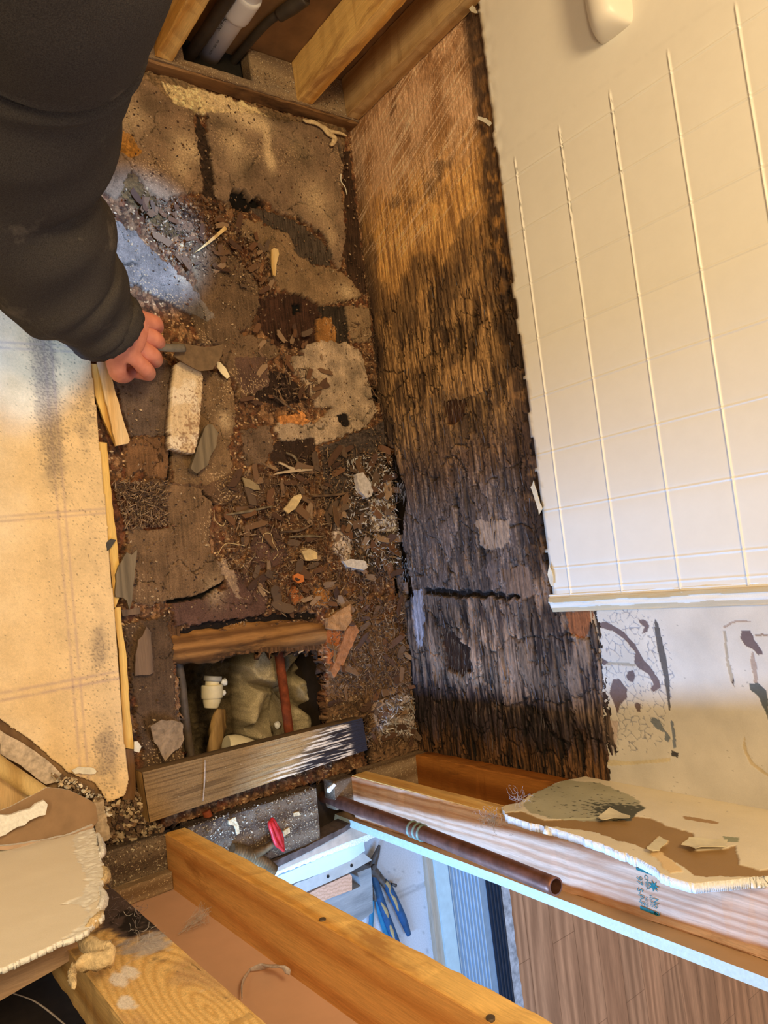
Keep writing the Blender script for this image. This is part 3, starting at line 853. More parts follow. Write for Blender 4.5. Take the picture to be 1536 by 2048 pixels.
    o = grid_mesh('wall_back', a, b, np.stack([X, Yw, Z], -1), Z > low, np.clip(c, 0.01, .85), M_paint, solid=.012, rim=M_gypsum)
    tag(o, kind='structure', label='painted wallboard with brown adhesive smears')
    # backing of the upper wall, out of the frame too
    bm = bmesh.new(); box(bm, (0, .004, .53), (1.552, .016, 2.3), 0); tag(bmobj('wall_back', bm, M_kraft), kind='structure')
    bm = bmesh.new(); box(bm, (1.2, -.002, .995), (1.552, .004, 2.3), 0); tag(bmobj('wall_back', bm, M_plainwall), kind='structure')


M_plainwall = mat_plain('cream_wall_paint', (.72, .66, .56), .6, var=.04, sc=12, bstr=.05)
build_painted()


# ================================================================== RIGHT END WALL: painted board by the corner
def build_right_board():
    st = 0.0016; xr = 1.545
    a = np.arange(-.32, .002, st); b = np.arange(.42, 1.3, st)
    Y, Z = np.meshgrid(a, b, indexing='ij')
    n = fbm(Y * 14, Z * 14, 1, 5); f = fbm(Y * 220, Z * 220, 4, 3); k = fbm(Y * 60, Z * 60, 6, 4)
    def pz(pts): return [(p[1], p[2]) for p in px(pts, 0, xr)]
    def ins(pts, am=.003): return inside(pz(pts), Y + am * k * 1.6, Z + am * fbm(Y * 60, Z * 60, 3, 4) * 1.6)
    c = np.ones(Y.shape + (3,)) * wa(226, 198, 152) * (1 + .10 * n)[..., None]
    H = .0008 * n
    c = np.where((fbm(Y * 160, Z * 90, 3, 2) > .62)[..., None], wa(120, 100, 74), c)
    peel = ins([(1005, 1625), (1042, 1622), (1090, 1640), (1170, 1636), (1250, 1632), (1300, 1635), (1330, 1650), (1385, 1665), (1392, 1700), (1440, 1698), (1468, 1690), (1480, 1728), (1520, 1740), (1560, 1735), (1560, 1752), (1390, 1752), (1370, 1735), (1330, 1712), (1270, 1690), (1180, 1662), (1080, 1650), (1040, 1655)])
    c = np.where(peel[..., None], wa(158, 116, 66) * (1 + .12 * n)[..., None], c); H = np.where(peel, H - .0015, H)
    left = ins([(1292, 1698), (1315, 1670), (1338, 1682), (1316, 1700), (1348, 1725), (1365, 1745), (1340, 1748)])
    c = np.where(left[..., None], wa(228, 184, 122), c); H = np.where(left, H + .001, H)
    mould = ins([(1045, 1608), (1080, 1580), (1130, 1560), (1200, 1566), (1260, 1590), (1292, 1615), (1260, 1640), (1170, 1640), (1110, 1638), (1060, 1625)], .004)
    mm = mould & (fbm(Y * 160, Z * 70, 5, 4) + 1.3 * np.exp(-(((Z - .66) / .07) ** 2 + ((Y + .12) / .035) ** 2)) > .42)
    c = np.where(mould[..., None], wa(176, 158, 116) * (1 + .25 * n)[..., None], c)
    c = np.where(mm[..., None], wa(84, 78, 58), c)
    g2 = ins([(1446, 1672), (1478, 1675), (1476, 1684), (1450, 1684)], .001); c = np.where(g2[..., None], wa(150, 140, 100), c)
    g3 = ins([(1366, 1632), (1392, 1635), (1438, 1644), (1436, 1648), (1390, 1642), (1368, 1638)], .001); c = np.where(g3[..., None], wa(170, 126, 76), c)
    out = ins([(1120, 1562), (1208, 1545), (1800, 1560), (1800, 1700), (1536, 1752), (1385, 1768), (1340, 1756), (1326, 1750), (1292, 1724), (1180, 1680), (1085, 1650), (1040, 1638), (1010, 1626), (1000, 1612), (1040, 1604), (1060, 1590)], .003)
    # stays on above the frame
    out = out | ((Z > .95) & (Y > -.205))
    P = np.stack([xr + H * -1, Y, Z], -1)
    o = grid_mesh('wall_right', a, b, P, out, np.clip(c, 0, .85), M_paint, solid=-.012, rim=M_gypsum)
    tag(o, kind='structure', label='broken painted wallboard on the end wall by the corner')
    # curling flaps of paint
    M_flap = mat_plain('paint_flap', wa(216, 190, 140), .7, var=.1, sc=60)
    for i, pts in enumerate([[(1195, 1634), (1220, 1618), (1260, 1632), (1258, 1640), (1225, 1636), (1205, 1640)], [(1362, 1688), (1380, 1676), (1455, 1680), (1452, 1694), (1400, 1694), (1392, 1700), (1382, 1694)],
                             [(1292, 1698), (1318, 1672), (1336, 1682), (1318, 1700), (1306, 1702)]]):
        slab('paint_flap', px(pts, 0, xr - .006), 0, -.0008, M_flap, o, .006, .001, i, bend=.004)


build_right_board()

# ================================================================== STUD WALLS
# left (end) wall, slightly out of square
RL = Matrix.Translation((0.012, 0, 0)) @ Matrix.Rotation(math.radians(3.4), 4, 'Z')
def lm(name, p0, p1, m, **kw): return lumber(name, p0, p1, m, None, mat=RL, **kw)
t = empty('sole_plate', (0, -.5, 0), 'dusty sole plate at the head end notched around white drain pipe', 'lumber', 'stud wall lumber')
t.location = (0, -.5, 0)
def partof(o, par):
    o.parent = par; o.matrix_parent_inverse = Matrix.Translation(par.location).inverted(); return o
partof(lm('plate_board', (-.089, -.295, 0), (.008, .0, .038), [M_plate]), t)
partof(lm('plate_board', (-.012, -.46, 0), (.008, -.29, .038), [M_plate]), t)
partof(lm('plate_board', (-.089, -1.2, 0), (.008, -.455, .038), [M_plate]), t)
o = partof(lm('plate_edge', (.006, -1.2, -.004), (.012, .0, .033), [M_plate_edge]), t); o['label'] = 'dark water stained front edge'
tag(lm('wall_stud', (-.089, -.040, .038), (.006, -.002, 2.3), [M_stud_lt]), 'pale stud against the stained plywood in the back corner', 'stud', 'left wall studs')
tag(lm('wall_stud', (-.089, -.182, .038), (.004, -.140, 2.3), [M_stud]), 'golden stud standing alone on the dusty plate beside the drain pipe', 'stud', 'left wall studs')
tag(lm('wall_stud', (-.089, -.52, .038), (.004, -.482, 2.3), [M_stud]), 'golden stud behind the drain pipe nearest the dark sleeve', 'stud', 'left wall studs')
# darker flanks of those studs
bm = bmesh.new(); box(bm, (-.102, -1.2, 0), (-.09, .02, 2.3), 0, RL); tag(bmobj('wall_left', bm, M_kraft_dk), kind='structure')
bm = bmesh.new(); box(bm, (-.102, -.56, -.02), (.006, -.22, -.006), 0, RL); tag(bmobj('wall_left_cavity', bm, M_black), kind='structure')
M_greycard = mat_plain('grey_board', wa(150, 130, 100), .8, var=.06, sc=20)
tag(slab('board_scrap', px([(262, 108), (275, 60), (290, 10), (300, -60), (338, -60), (325, 20), (300, 108)], 0, .02), 0, -.01, M_greycard, None, .02, .0005), 'grey board scrap between the sleeve and golden stud', 'board')

# drain pipe and hoses
def axis_pts(y, x, z0, z1, dy=0, dx=0): return [(x, y, z0), (x + dx * .5, y + dy * .5, (z0 + z1) / 2), (x + dx, y + dy, z1)]
dp = empty('drain_pipe', (-.045, -.375, 0), 'white plastic drain pipe with printed lettering rising through the plate', 'pipe')
tube_obj('pipe_barrel', axis_pts(-.375, -.045, -.05, 1.2, .0, 0.0), [.026, .026], M_white_pvc, dp, seg=40, n=6)
tube_obj('coupling', [(-.045, -.375, .128), (-.045, -.375, .131), (-.045, -.375, .185), (-.045, -.375, .188)], [.026, .0315, .0315, .026], M_white_pvc, dp, seg=40, n=12)


def text_mesh(s, size):
    cu = bpy.data.curves.new('t', 'FONT'); cu.body = s; cu.size = size; cu.extrude = 0.0
    ob = bpy.data.objects.new('t', cu); C.objects.link(ob)
    bpy.context.view_layer.update()
    me = bpy.data.meshes.new_from_object(ob); bpy.data.objects.remove(ob); bpy.data.curves.remove(cu)
    return me


M_ink = mat_plain('print_ink', (.03, .03, .035), .6, var=.2)
M_stamp = mat_plain('stamp_ink', lin((14, 108, 112)), .7, var=.35, sc=300)


def pipe_text(s, size, zstart, ang0, r, mat):
    me = text_mesh(s, size); bm = bmesh.new(); bm.from_mesh(me)
    bmesh.ops.subdivide_edges(bm, edges=bm.edges, cuts=1)
    for v in bm.verts:
        tx, ty = v.co.x, v.co.y
        an = ang0 - ty / r
        v.co = Vector((-.045 + (r + .0004) * math.cos(an), -.375 + (r + .0004) * math.sin(an), zstart + tx))
    bm.to_mesh(me); bm.free()
    o = link('pipe_lettering', me, [mat], dp)
    return o


# text runs down the pipe, upright towards the room
me_dir = -1
pipe_text('SCH 40 PVC-DWV', .013, .085, -0.75, .026, M_ink)
pipe_text('ASTM D 2665  NSF', .006, .02, -0.35, .026, M_ink)
pipe_text('1 1/2 IN   PLASTIC PIPE', .005, .03, -1.0, .026, M_ink)

for i, (pts, r, lb) in enumerate([([(-.02, -.425, -.03), (-.02, -.42, .06), (-.03, -.41, .2), (-.01, -.40, .45)], .0135, 'dark bent hose before the white drain pipe, nearest the sleeve'),
                                  ([(-.05, -.315, -.03), (-.05, -.31, .05), (-.05, -.30, .14), (-.045, -.27, .25), (-.045, -.25, .5)], .009, 'thin dark corroded pipe beyond the white drain pipe, nearest the corner')]):
    hz = tube_obj('supply_hose', pts, [r, r, r, r * 1.1], M_hose, None, seg=16, n=30)
    tag(hz, lb, 'hose')
tag(tube_obj('pipe_clamp', [(-.047, -.292, .165), (-.046, -.28, .20), (-.045, -.268, .235)], [.013, .015, .013], M_hose, None, seg=14, n=12), 'dark knotted clamp around the thin corroded pipe', 'clamp')

# right end wall: plates and studs
def face(o, *f): return o
XR = 1.555; XF = 1.644
def stud(y0, y1, m, label, x0=XR, x1=XF, z0=.036):
    o = lumber('wall_stud', (x0, y0, z0), (x1, y1, 2.3), [m]); tag(o, label, 'stud', 'right wall studs'); return o
tag(lumber('sole_plate', (XR, -.735, -.002), (XF, -.615, .038), [M_plate_dk]), 'speckled mouldy plate block between the broken wallboard and golden stud', 'lumber')
tag(lumber('sole_plate', (XR + .004, -.575, -.01), (XF + .02, -.30, .030), [M_plate_dk]), 'crumb covered plate under the red valve handle', 'lumber')
tag(lumber('sole_plate', (XR, -.262, -.002), (XF - .03, -.215, .038), [M_plate_dk]), 'short rotted plate stub beside the copper pipe', 'lumber')
tag(lumber('sole_plate', (XR, -.178, -.002), (XF, .0, .038), [M_plate]), 'dusty brown plate block between the two studs in the corner', 'lumber')
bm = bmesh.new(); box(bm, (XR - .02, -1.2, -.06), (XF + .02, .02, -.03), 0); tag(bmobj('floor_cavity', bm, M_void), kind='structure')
stud(-.040, -.002, M_stud_or, 'orange stud behind the mouldy wallboard in the corner', x0=XR - .002)
s2 = stud(-.217, -.179, M_stud_pink, 'pinkish white stud with green mill stamp beside the copper pipe')
# golden narrow face of that stud
bm = bmesh.new(); box(bm, (XR - .0012, -.2165, .04), (XR, -.1795, 2.3), 0); o = bmobj('stud_edge', bm, M_stud, s2); o['label'] = 'golden narrow edge'
s3 = stud(-.619, -.581, M_stud, 'golden stud standing between the open bay and brown paper bay')
bm = bmesh.new(); box(bm, (XR + .0, -.6202, .04), (XF, -.619, 2.3), 0); o = bmobj('stud_flank', bm, mat_wood('flank_shade_wood', wa(226, 158, 80), wa(204, 130, 58), None, 2, 6, dark=wa(160, 95, 35)), s3); o['label'] = 'smooth orange flank with painted shade'  # flank in a darker wood, shade painted in beside the lit narrow face
s4 = stud(-.862, -.764, M_stud_rot, 'wide mouldy stud with ring grain below the broken cream wallboard', x0=XR, x1=XR + .06)
def mouldy_face():
    a_ = np.arange(-.862, -.7635, .0012); b_ = np.arange(.04, 2.295, .0018)
    Y, Z = np.meshgrid(a_, b_, indexing='ij'); n = fbm(Y * 16, Z * 9, 2, 5); f = fbm(Y * 200, Z * 60, 4, 3); k = fbm(Y * 45, Z * 45, 6, 4)
    cz = bp(400, 2030, 0, XR); r = np.sqrt(((Y - cz[1] - .01) / .35) ** 2 + ((Z - cz[2]) / 1.6) ** 2) + .008 * n
    rg = .5 + .5 * np.sin(r * 330)
    c = np.ones(Y.shape + (3,)) * wa(232, 180, 104); c = c + (wa(196, 138, 66) - c) * (rg ** 2 * .6)[..., None]
    c = c + (wa(176, 130, 88) - c) * (sm(-.1, .4, n) * .6)[..., None]
    d0 = bp(262, 1830, 0, XR); m = sm(.30, .75, 1.25 * np.exp(-(((Y - d0[1] - .005) / .055) ** 2 + ((Z - d0[2] + .05) / .17) ** 2)) + .6 * k)
    c = c + (wa(86, 66, 56) - c) * m[..., None]
    m2 = sm(.5, .9, 1.1 * np.exp(-(((Y - d0[1]) / .028) ** 2 + ((Z - d0[2] - .02) / .07) ** 2)) + .9 * k); c = c + (wa(34, 26, 22) - c) * m2[..., None]
    w0 = bp(290, 1890, 0, XR); m3 = sm(.35, .8, 1.0 * np.exp(-(((Y - w0[1]) / .035) ** 2 + ((Z - w0[2]) / .04) ** 2)) + .7 * fbm(Y * 30, Z * 60, 3, 4)); c = c + (wa(176, 160, 146) - c) * (m3 * .8)[..., None]
    for (u, v) in ((238, 1962), (262, 1945), (254, 2008)):
        p = bp(u, v, 0, XR); m4 = sm(.4, .7, np.exp(-(((Y - p[1]) / .010) ** 2 + ((Z - p[2]) / .022) ** 2)) + .5 * k); c = c + (wa(236, 214, 186) - c) * (m4 * .85)[..., None]
    c *= (1 + .15 * f)[..., None]
    o = grid_mesh('stud_face', a_, b_, np.stack([XR - .0008 - .0006 * k * m - .0003 * f, Y, Z], -1), None, np.clip(c, .01, .85), M_debris, parent=s4); o['label'] = 'mould blackened face with ring grain'


mouldy_face()
# nails and knots in stud 3
for (u, v) in ((645, 1839), (981, 2036)):
    p = bp(u, v, 0, XR - .001)
    nl = tube_obj('nail_head', [(p[0] + .004, p[1], p[2]), (p[0] - .001, p[1], p[2])], [.0042, .0042], M_grey_pipe, s3, seg=10, n=3)


def stamp():
    par = s2
    def put(s, size, x, z, sx=1.0):
        me = text_mesh(s, size); bm = bmesh.new(); bm.from_mesh(me)
        for v in bm.verts: v.co = Vector((x + v.co.x * sx, -.2178, z + v.co.y))
        bm.to_mesh(me); bm.free(); link('mill_stamp', me, [M_stamp], par)
    def P(u, v): return bp(u, v, 1, -.2178)
    a_ = P(1271, 1751)
    put('97', .0125, P(1275, 1752)[0], P(1272, 1752)[2], .9)
    put('S-P-F', .0125, P(1278, 1776)[0], P(1274, 1776)[2], .85)
    put('CMSA', .0085, P(1295, 1751)[0], P(1288, 1751)[2], .9)
    put('No 2', .0120, P(1310, 1796)[0], P(1305, 1796)[2], .9)
    put('YD-KD', .0062, P(1303, 1790)[0], P(1298, 1790)[2], .85)
    put('NLGA', .0062, P(1294, 1795)[0], P(1289, 1795)[2], .85)
    # small maple-leaf like mark
    c = P(1306, 1766); c = (c[0] + .004, c[2])
    bm = bmesh.new(); pts = []
    for k in range(14):
        r = .0085 if k % 2 == 0 else .0035
        an = 2 * PI * k / 14; pts.append(bm.verts.new((c[0] + r * math.sin(an), -.2178, c[1] + r * math.cos(an))))
    bm.faces.new(pts); bmobj('mill_stamp', bm, [M_stamp], par)
    for (u0, v0, u1, v1, th) in ((1261, 1712, 1303, 1725, 2.0), (1272, 1737, 1306, 1749, 4), (1280, 1815, 1316, 1829, 5), (1305, 1722, 1310, 1732, 1.2)):
        p = P(u0, v0); q_ = P(u1, v1); w = th * .00045
        bm = bmesh.new(); f = [bm.verts.new((p[0] - w, -.2178, p[2])), bm.verts.new((p[0] + w, -.2178, p[2])), bm.verts.new((q_[0] + w, -.2178, q_[2])), bm.verts.new((q_[0] - w, -.2178, q_[2]))]
        bm.faces.new(f); bmobj('mill_stamp', bm, [M_stamp], par)


stamp()

# wallboard of the far side: brown back in the closed bay, cut strip beyond the whitewood stud
bm = bmesh.new(); box(bm, (XF, -.835, .0), (XF + .012, -.60, 2.3), 0); tag(bmobj('wall_right', bm, mat_plain('paper_back', wa(214, 162, 120), .85, var=.06, sc=14, bstr=.08)), kind='structure')
# base of that bay: mottled wood
tag(lumber('bay_block', (XF - .03, -.76, .039), (XF - .001, -.62, .062), [M_plate]), 'stained wood block at the foot of the brown paper bay', 'lumber')
bm = bmesh.new()
ring = []
for z, y in [(-.1, -.222), (.10, -.228), (.48, -.236), (.72, -.245), (.95, -.252), (1.3, -.26), (2.3, -.26)]:
    ring.append((y, z))
vsx = []
for x in (XF, XF + .013):
    vsx.append([bm.verts.new((x, y - (.0 if x == XF else .004) + random.uniform(-.0004, .0004), z)) for y, z in ring] + [bm.verts.new((x, .02, 2.3)), bm.verts.new((x, .02, -.1))])
bm.faces.new(vsx[0]); bm.faces.new(list(reversed(vsx[1])))
for i in range(len(vsx[0])):
    j = (i + 1) % len(vsx[0]); f = bm.faces.new((vsx[0][i], vsx[0][j], vsx[1][j], vsx[1][i])); f.material_index = 1
bmesh.ops.recalc_face_normals(bm, faces=bm.faces)
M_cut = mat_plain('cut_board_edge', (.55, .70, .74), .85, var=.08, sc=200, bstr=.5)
tag(bmobj('wall_right', bm, [M_kraft, M_cut]), kind='structure', label='cut wallboard edge beside the whitewood stud')

# left lower broken wallboard, fixed in front of the mouldy stud
def build_broken_board():
    st = .0018
    a = np.arange(-1.15, -.70, st); b = np.arange(.0, .50, st); xr = 1.50
    Y, Z = np.meshgrid(a, b, indexing='ij')
    n = fbm(Y * 14, Z * 14, 1, 4); k = fbm(Y * 55, Z * 55, 6, 4); k2 = fbm(Y * 55, Z * 55, 3, 4)
    def pz(pts): return [(p[1], p[2]) for p in px(pts, 0, xr)]
    rough_line = inside(pz([(145, 1680), (155, 1664), (188, 1655), (196, 1690), (205, 1735), (206, 1760), (192, 1800), (170, 1820), (195, 1845), (165, 1862), (160, 1870), (120, 1880), (165, 1850), (180, 1815), (130, 1805), (165, 1790), (178, 1768), (165, 1740), (155, 1720)]), Y + .006 * k, Z + .006 * k2)
    out = inside(pz([(-500, 1690), (0, 1680), (60, 1684), (120, 1675), (188, 1655), (196, 1690), (208, 1735), (212, 1755), (205, 1765), (200, 1790), (206, 1812), (208, 1835), (192, 1842), (175, 1862), (130, 1882), (60, 1912), (0, 1938), (-500, 2140)]), Y + .004 * k * 1.6, Z + .004 * k2 * 1.6)
    c = np.ones(Y.shape + (3,)) * np.array([.86, .80, .70]) * (1 + .03 * n)[..., None]
    c = np.where(rough_line[..., None], np.array([.84, .83, .80]) * (1 + .16 * k)[..., None], c)
    H = .0006 * n + np.where(rough_line, -.003 * np.abs(k), 0)
    P = np.stack([xr - H * 1.5 + 0 * Y, Y, Z], -1)
    o = grid_mesh('wall_right', a, b, P, out, np.clip(c, 0, .88), M_paint, solid=-.006, rim=M_gypsum)
    tag(o, kind='structure', label='broken cream wallboard with ragged white plaster edge')
    slab('top_edge_board', [np.array(p) for p in [(1.502, -1.2, .43), (1.502, -.90, .43), (1.503, -.83, .405), (1.545, -.815, .40), (1.59, -.83, .40), (1.59, -1.2, .43)]], 2, .012, M_greycard, None, .02, .001)
    return o


wb = build_broken_board()
for o in bpy.data.objects:
    if o.name.startswith('top_edge_board'): bpy.data.objects.remove(o)
brd = slab('ledge_board', px([(-400, 2110), (0, 1940), (80, 1908), (165, 1868), (170, 1900), (100, 1945), (0, 2002), (-400, 2170)], 2, .36), 2, .014, mat_wood('ledge_wood', wa(198, 152, 108), wa(176, 128, 84), None, 1, 6), None, .02, .0008)
tag(brd, 'tan board edge running along the top of the cream wallboard', 'board')
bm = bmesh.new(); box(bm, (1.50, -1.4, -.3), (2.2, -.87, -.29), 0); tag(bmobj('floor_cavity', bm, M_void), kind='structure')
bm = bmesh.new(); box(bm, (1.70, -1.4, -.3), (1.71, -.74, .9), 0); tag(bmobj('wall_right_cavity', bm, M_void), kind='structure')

# plaster lumps hanging off that wallboard
def lump(name, pts, axis, val, r, mat, par, seed, flat=.6):
    P = px(pts, axis, val); rng = random.Random(seed)
    return tube_obj(name, P, r, mat, par, seg=12, n=max(8, len(P) * 6), flat=flat, wob=lambda t_, a_: .28 * math.sin(a_ * 3 + t_ * 9 + seed) * math.cos(t_ * 23 + a_) + .1 * math.sin(37 * t_ + 5 * a_))
M_plaster = mat_plain('plaster_lump', wa(214, 176, 120), .9, var=.3, sc=150, bstr=.9, bdist=.004)
tag(lump('plaster_lump', [(160, 1880), (190, 1898), (218, 1908), (212, 1918), (170, 1925), (148, 1938)], 0, 1.52, [.006, .013, .012, .010, .008, .004], M_plaster, None, 1), 'crumbly tan plaster lump hanging at the wallboard corner', 'plaster')
tag(lump('plaster_lump', [(146, 1936), (144, 1955), (148, 1970)], 0, 1.52, [.005, .007, .004], M_plaster, None, 2), 'small plaster nugget dangling over the dark cavity', 'plaster')
for i, pts in enumerate([[(196, 1668), (206, 1700), (200, 1712)], [(206, 1735), (214, 1752), (204, 1765)], [(200, 1775), (208, 1800), (196, 1822)], [(205, 1826), (192, 1842), (172, 1858)]]):
    lump('plaster_edge', pts, 0, 1.503, [.003, .008, .004], M_plaster if i % 2 else M_gypsum, wb, i + 3)
M_web = mat_plain('cobweb_dust', wa(190, 165, 140), .9, var=.3, sc=200, bstr=.6)

# ================================================================== VINYL FLOOR
def build_vinyl():
    st = .0019; z = .022
    a = np.arange(.11, 1.52, st); b = np.arange(-1.25, -.655, st)
    X, Y = np.meshgrid(a, b, indexing='ij')
    def pz(pts): return [tuple(p[:2]) for p in px(pts, 2, z)]
    E = pz([(185, 740), (215, 1040), (235, 1300), (246, 1450), (255, 1528), (256, 1560), (248, 1588), (236, 1600)])
    ex = [e[0] for e in E]; ey = [e[1] for e in E]
    edge = np.interp(X, [.11] + ex, [-.70] + ey)
    n = fbm(X * 13, Y * 13, 1, 5); f = fbm(X * 250, Y * 250, 4, 3); n2 = fbm(X * 5, Y * 9, 6, 4)
    c = np.ones(X.shape + (3,)) * wa(226, 180, 116)
    pale = sm(-.02, .12, -.80 - Y + .05 * n) * (1 - .6 * sm(.9, 1.1, X) * (1 - sm(1.28, 1.33, X)))
    c = c * (1 - pale[..., None]) + wa(224, 194, 150) * pale[..., None]
    c *= (1 + .20 * n + .14 * f + .10 * fbm(X * 60, Y * 60, 2, 3))[..., None]
    # faux tile joints
    def dl(p0, p1, w, col, off):
        (x0, y0), (x1, y1) = p0, p1
        nonlocal c
        L_ = math.hypot(x1 - x0, y1 - y0); d = ((X - x0) * (y1 - y0) - (Y - y0) * (x1 - x0)) / L_
        for o_ in off:
            m = np.exp(-((d - o_) / w) ** 2) * sm(-.7, .1, fbm(X * 60, Y * 60, 3, 3))
            c = c * (1 - .55 * m[..., None]) + wa(*col) * .55 * m[..., None]
    A = pz([(104, 800), (170, 1560)]); dl(A[0], A[1], .0022, (176, 136, 108), (-.006, .006))
    B = pz([(0, 1038), (210, 1022)]); dl(B[0], B[1], .0022, (176, 136, 108), (-.004, .004))
    B = pz([(0, 1394), (235, 1350)]); dl(B[0], B[1], .0026, (166, 126, 108), (-.006, .006))
    B = pz([(0, 690), (180, 700)]); dl(B[0], B[1], .0022, (176, 136, 108), (-.005, .005))
    # mould
    sp = fbm(X * 330, Y * 330, 5, 2)
    dens = .08 * n + .46 * np.exp(-((Y + .765 - .035 * (X - .72)) / .022) ** 2) * (1 - sm(.86, 1.0, X)) * sm(.60, .66, X) + .16 * np.exp(-((Y + .70) / .03) ** 2) + .10 * np.exp(-((Y + .765) / .05) ** 2)
    dens = dens + .3 * np.exp(-(((X - 1.40) / .05) ** 2 + ((Y + .705) / .022) ** 2)) + .25 * np.exp(-(((X - 1.22) / .04) ** 2 + ((Y + .705) / .02) ** 2)) + .2 * np.exp(-(((X - .80) / .05) ** 2 + ((Y + .70) / .03) ** 2))
    m = sm(.42, .62, sp + dens)
    c = c * (1 - .75 * m[..., None]) + wa(108, 84, 58) * .75 * m[..., None]
    m = sm(.18, .45, dens + .25 * fbm(X * 40, Y * 40, 2, 4) )
    c = c * (1 - .55 * m[..., None]) + wa(140, 112, 80) * .55 * m[..., None]
    H = z + .0006 * n + 0.0010 * n2
    # curled free corner
    H = H + .012 * sm(1.40, 1.50, X) * sm(-.74, -.68, Y)
    lim = inside(pz([(-900, -900), (185, -900), (400, 0), (256, 1528), (256, 1565), (246, 1590), (212, 1606), (205, 1590), (190, 1568), (135, 1545), (60, 1482), (0, 1440), (-700, 1200)]), X + .002 * fbm(X * 60, Y * 60, 2, 3), Y + .002 * fbm(X * 60, Y * 60, 5, 3))
    mask = (Y < edge + .0008 * n) & (lim | (X < 1.3))
    o = grid_mesh('vinyl_flooring', a, b, np.stack([X, Y, H], -1), mask, np.clip(c, 0, .85), M_vinyl, solid=.003)
    tag(o, 'cream vinyl sheet flooring with faux tile lines and mould specks', 'flooring')


build_vinyl()
# board under the vinyl
o = lumber('underlayment', (.11, -1.25, .0), (1.515, -.700, .017), [mat_wood('underlay_wood', wa(150, 108, 62), wa(118, 80, 42), wa(90, 60, 34), 0, 6)], bevel=.001)
tag(o, 'brown underlayment board under the vinyl flooring', 'board')


def strip(name, pts, z, th, mat, label, seed=0, **kw):
    o = slab(name, px(pts, 2, z), 2, th, mat, None, kw.pop('step', .012), kw.pop('amp', .0007), seed, **kw)
    tag(o, label, 'wood strip' if 'strip' in name else 'wood piece'); return o


M_strip_w = mat_wood('pale_strip', wa(232, 196, 140), wa(214, 160, 90), None, 0, 9)  # paler wood than the neighbouring yellow strips
strip('wood_strip', [(180, 728), (196, 728), (208, 790), (232, 860), (246, 888), (232, 892), (212, 850), (190, 790)], .018, .006, M_yellow, 'short yellow torn strip between the vinyl and pale slat', 1)
strip('wood_strip', [(195, 722), (216, 724), (232, 790), (258, 882), (256, 888), (232, 892), (212, 800)], .028, .005, M_strip_w, 'pale wood slat pointing at the hand beside the vinyl', 2, tilt=(0, .15))
strip('wood_strip', [(196, 884), (214, 886), (222, 980), (240, 1140), (238, 1195), (228, 1220), (222, 1140), (206, 980)], .016, .009, M_yellow, 'long yellow wood strip along the middle of the vinyl edge', 3)
strip('wood_strip', [(226, 1216), (242, 1214), (243, 1250), (252, 1300), (260, 1420), (268, 1498), (248, 1496), (238, 1300)], .016, .009, M_yellow, 'yellow wood strip along the vinyl edge beside the floor hole', 4)
strip('wood_strip', [(248, 1498), (266, 1498), (272, 1560), (270, 1600), (245, 1600), (256, 1560)], .014, .009, mat_wood('brown_strip', wa(120, 78, 38), wa(86, 54, 26), None, 0, 6), 'brown strip end under the curled vinyl corner', 5)
M_chipd = mat_plain('dark_chip', wa(70, 60, 48), .9, var=.3)
strip('wood_chip', [(212, 1085), (222, 1078), (232, 1080), (220, 1098), (214, 1102)], .022, .003, M_chipd, 'small dark flake lying on the long yellow strip', 6, step=.004)

# corner rubble bits at the lower left
M_brownp = mat_plain('brown_paper_face', wa(150, 112, 74), .85, var=.18, sc=25, bstr=.2)
o = slab('wallboard_scrap', px([(-60, 1650), (0, 1622), (50, 1598), (95, 1574), (140, 1580), (192, 1608), (196, 1640), (180, 1665), (60, 1690), (-60, 1720)], 2, .055), 2, .004, M_brownp, None, .01, .001, 3, bend=.0, rim=M_gypsum)
tag(o, 'curved brown paper faced wallboard scrap with white rim', 'wallboard scrap')
o = slab('wallboard_scrap', px([(-60, 1705), (0, 1692), (50, 1688), (130, 1672), (188, 1650), (186, 1665), (150, 1682), (60, 1694), (0, 1700)], 2, .066), 2, .01, mat_plain('tan_paper', wa(188, 148, 110), .85, var=.12, sc=30, bstr=.2), None, .01, .001, 4, rim=M_gypsum)
tag(o, 'tan wallboard ledge piece lying against the cream wallboard', 'wallboard scrap')
o = slab('plaster_scrap', px([(-40, 1650), (0, 1632), (28, 1626), (60, 1618), (85, 1602), (96, 1606), (92, 1628), (60, 1642), (20, 1662), (8, 1672), (-40, 1675)], 2, .070), 2, .008, M_gypsum, None, .008, .002, 5, bend=.004)
tag(o, 'torn white plaster scrap on the brown wallboard scrap', 'plaster')
o = slab('paper_scrap', px([(142, 1540), (158, 1534), (188, 1536), (192, 1542), (190, 1548), (150, 1547)], 2, .028), 2, .003, M_paper, None, .006, .0008, 6, bend=.003)
tag(o, 'short cream paper strip on the mouldy vinyl corner', 'paper')
o = slab('vinyl_scrap', px([(0, 1460), (60, 1496), (110, 1532), (125, 1550), (110, 1565), (92, 1570), (40, 1530), (0, 1508)], 2, .030), 2, .003, mat_plain('soiled_vinyl', wa(190, 160, 124), .8, var=.35, sc=120, bstr=.3), None, .01, .001, 7)
tag(o, 'soiled torn vinyl strip beside the round wooden trim', 'flooring')
qr = tube_obj('quarter_round_trim', [tuple(bp(-160, 1408, 2, .045)), tuple(bp(0, 1532, 2, .045)), tuple(bp(95, 1596, 2, .040))], [.013, .013], mat_wood('trim_wood', wa(214, 172, 104), wa(182, 138, 74), None, 0, 5, rough=.45), None, seg=18, n=20)
tag(qr, 'rounded tan wooden trim stick lying across the floor corner', 'trim')
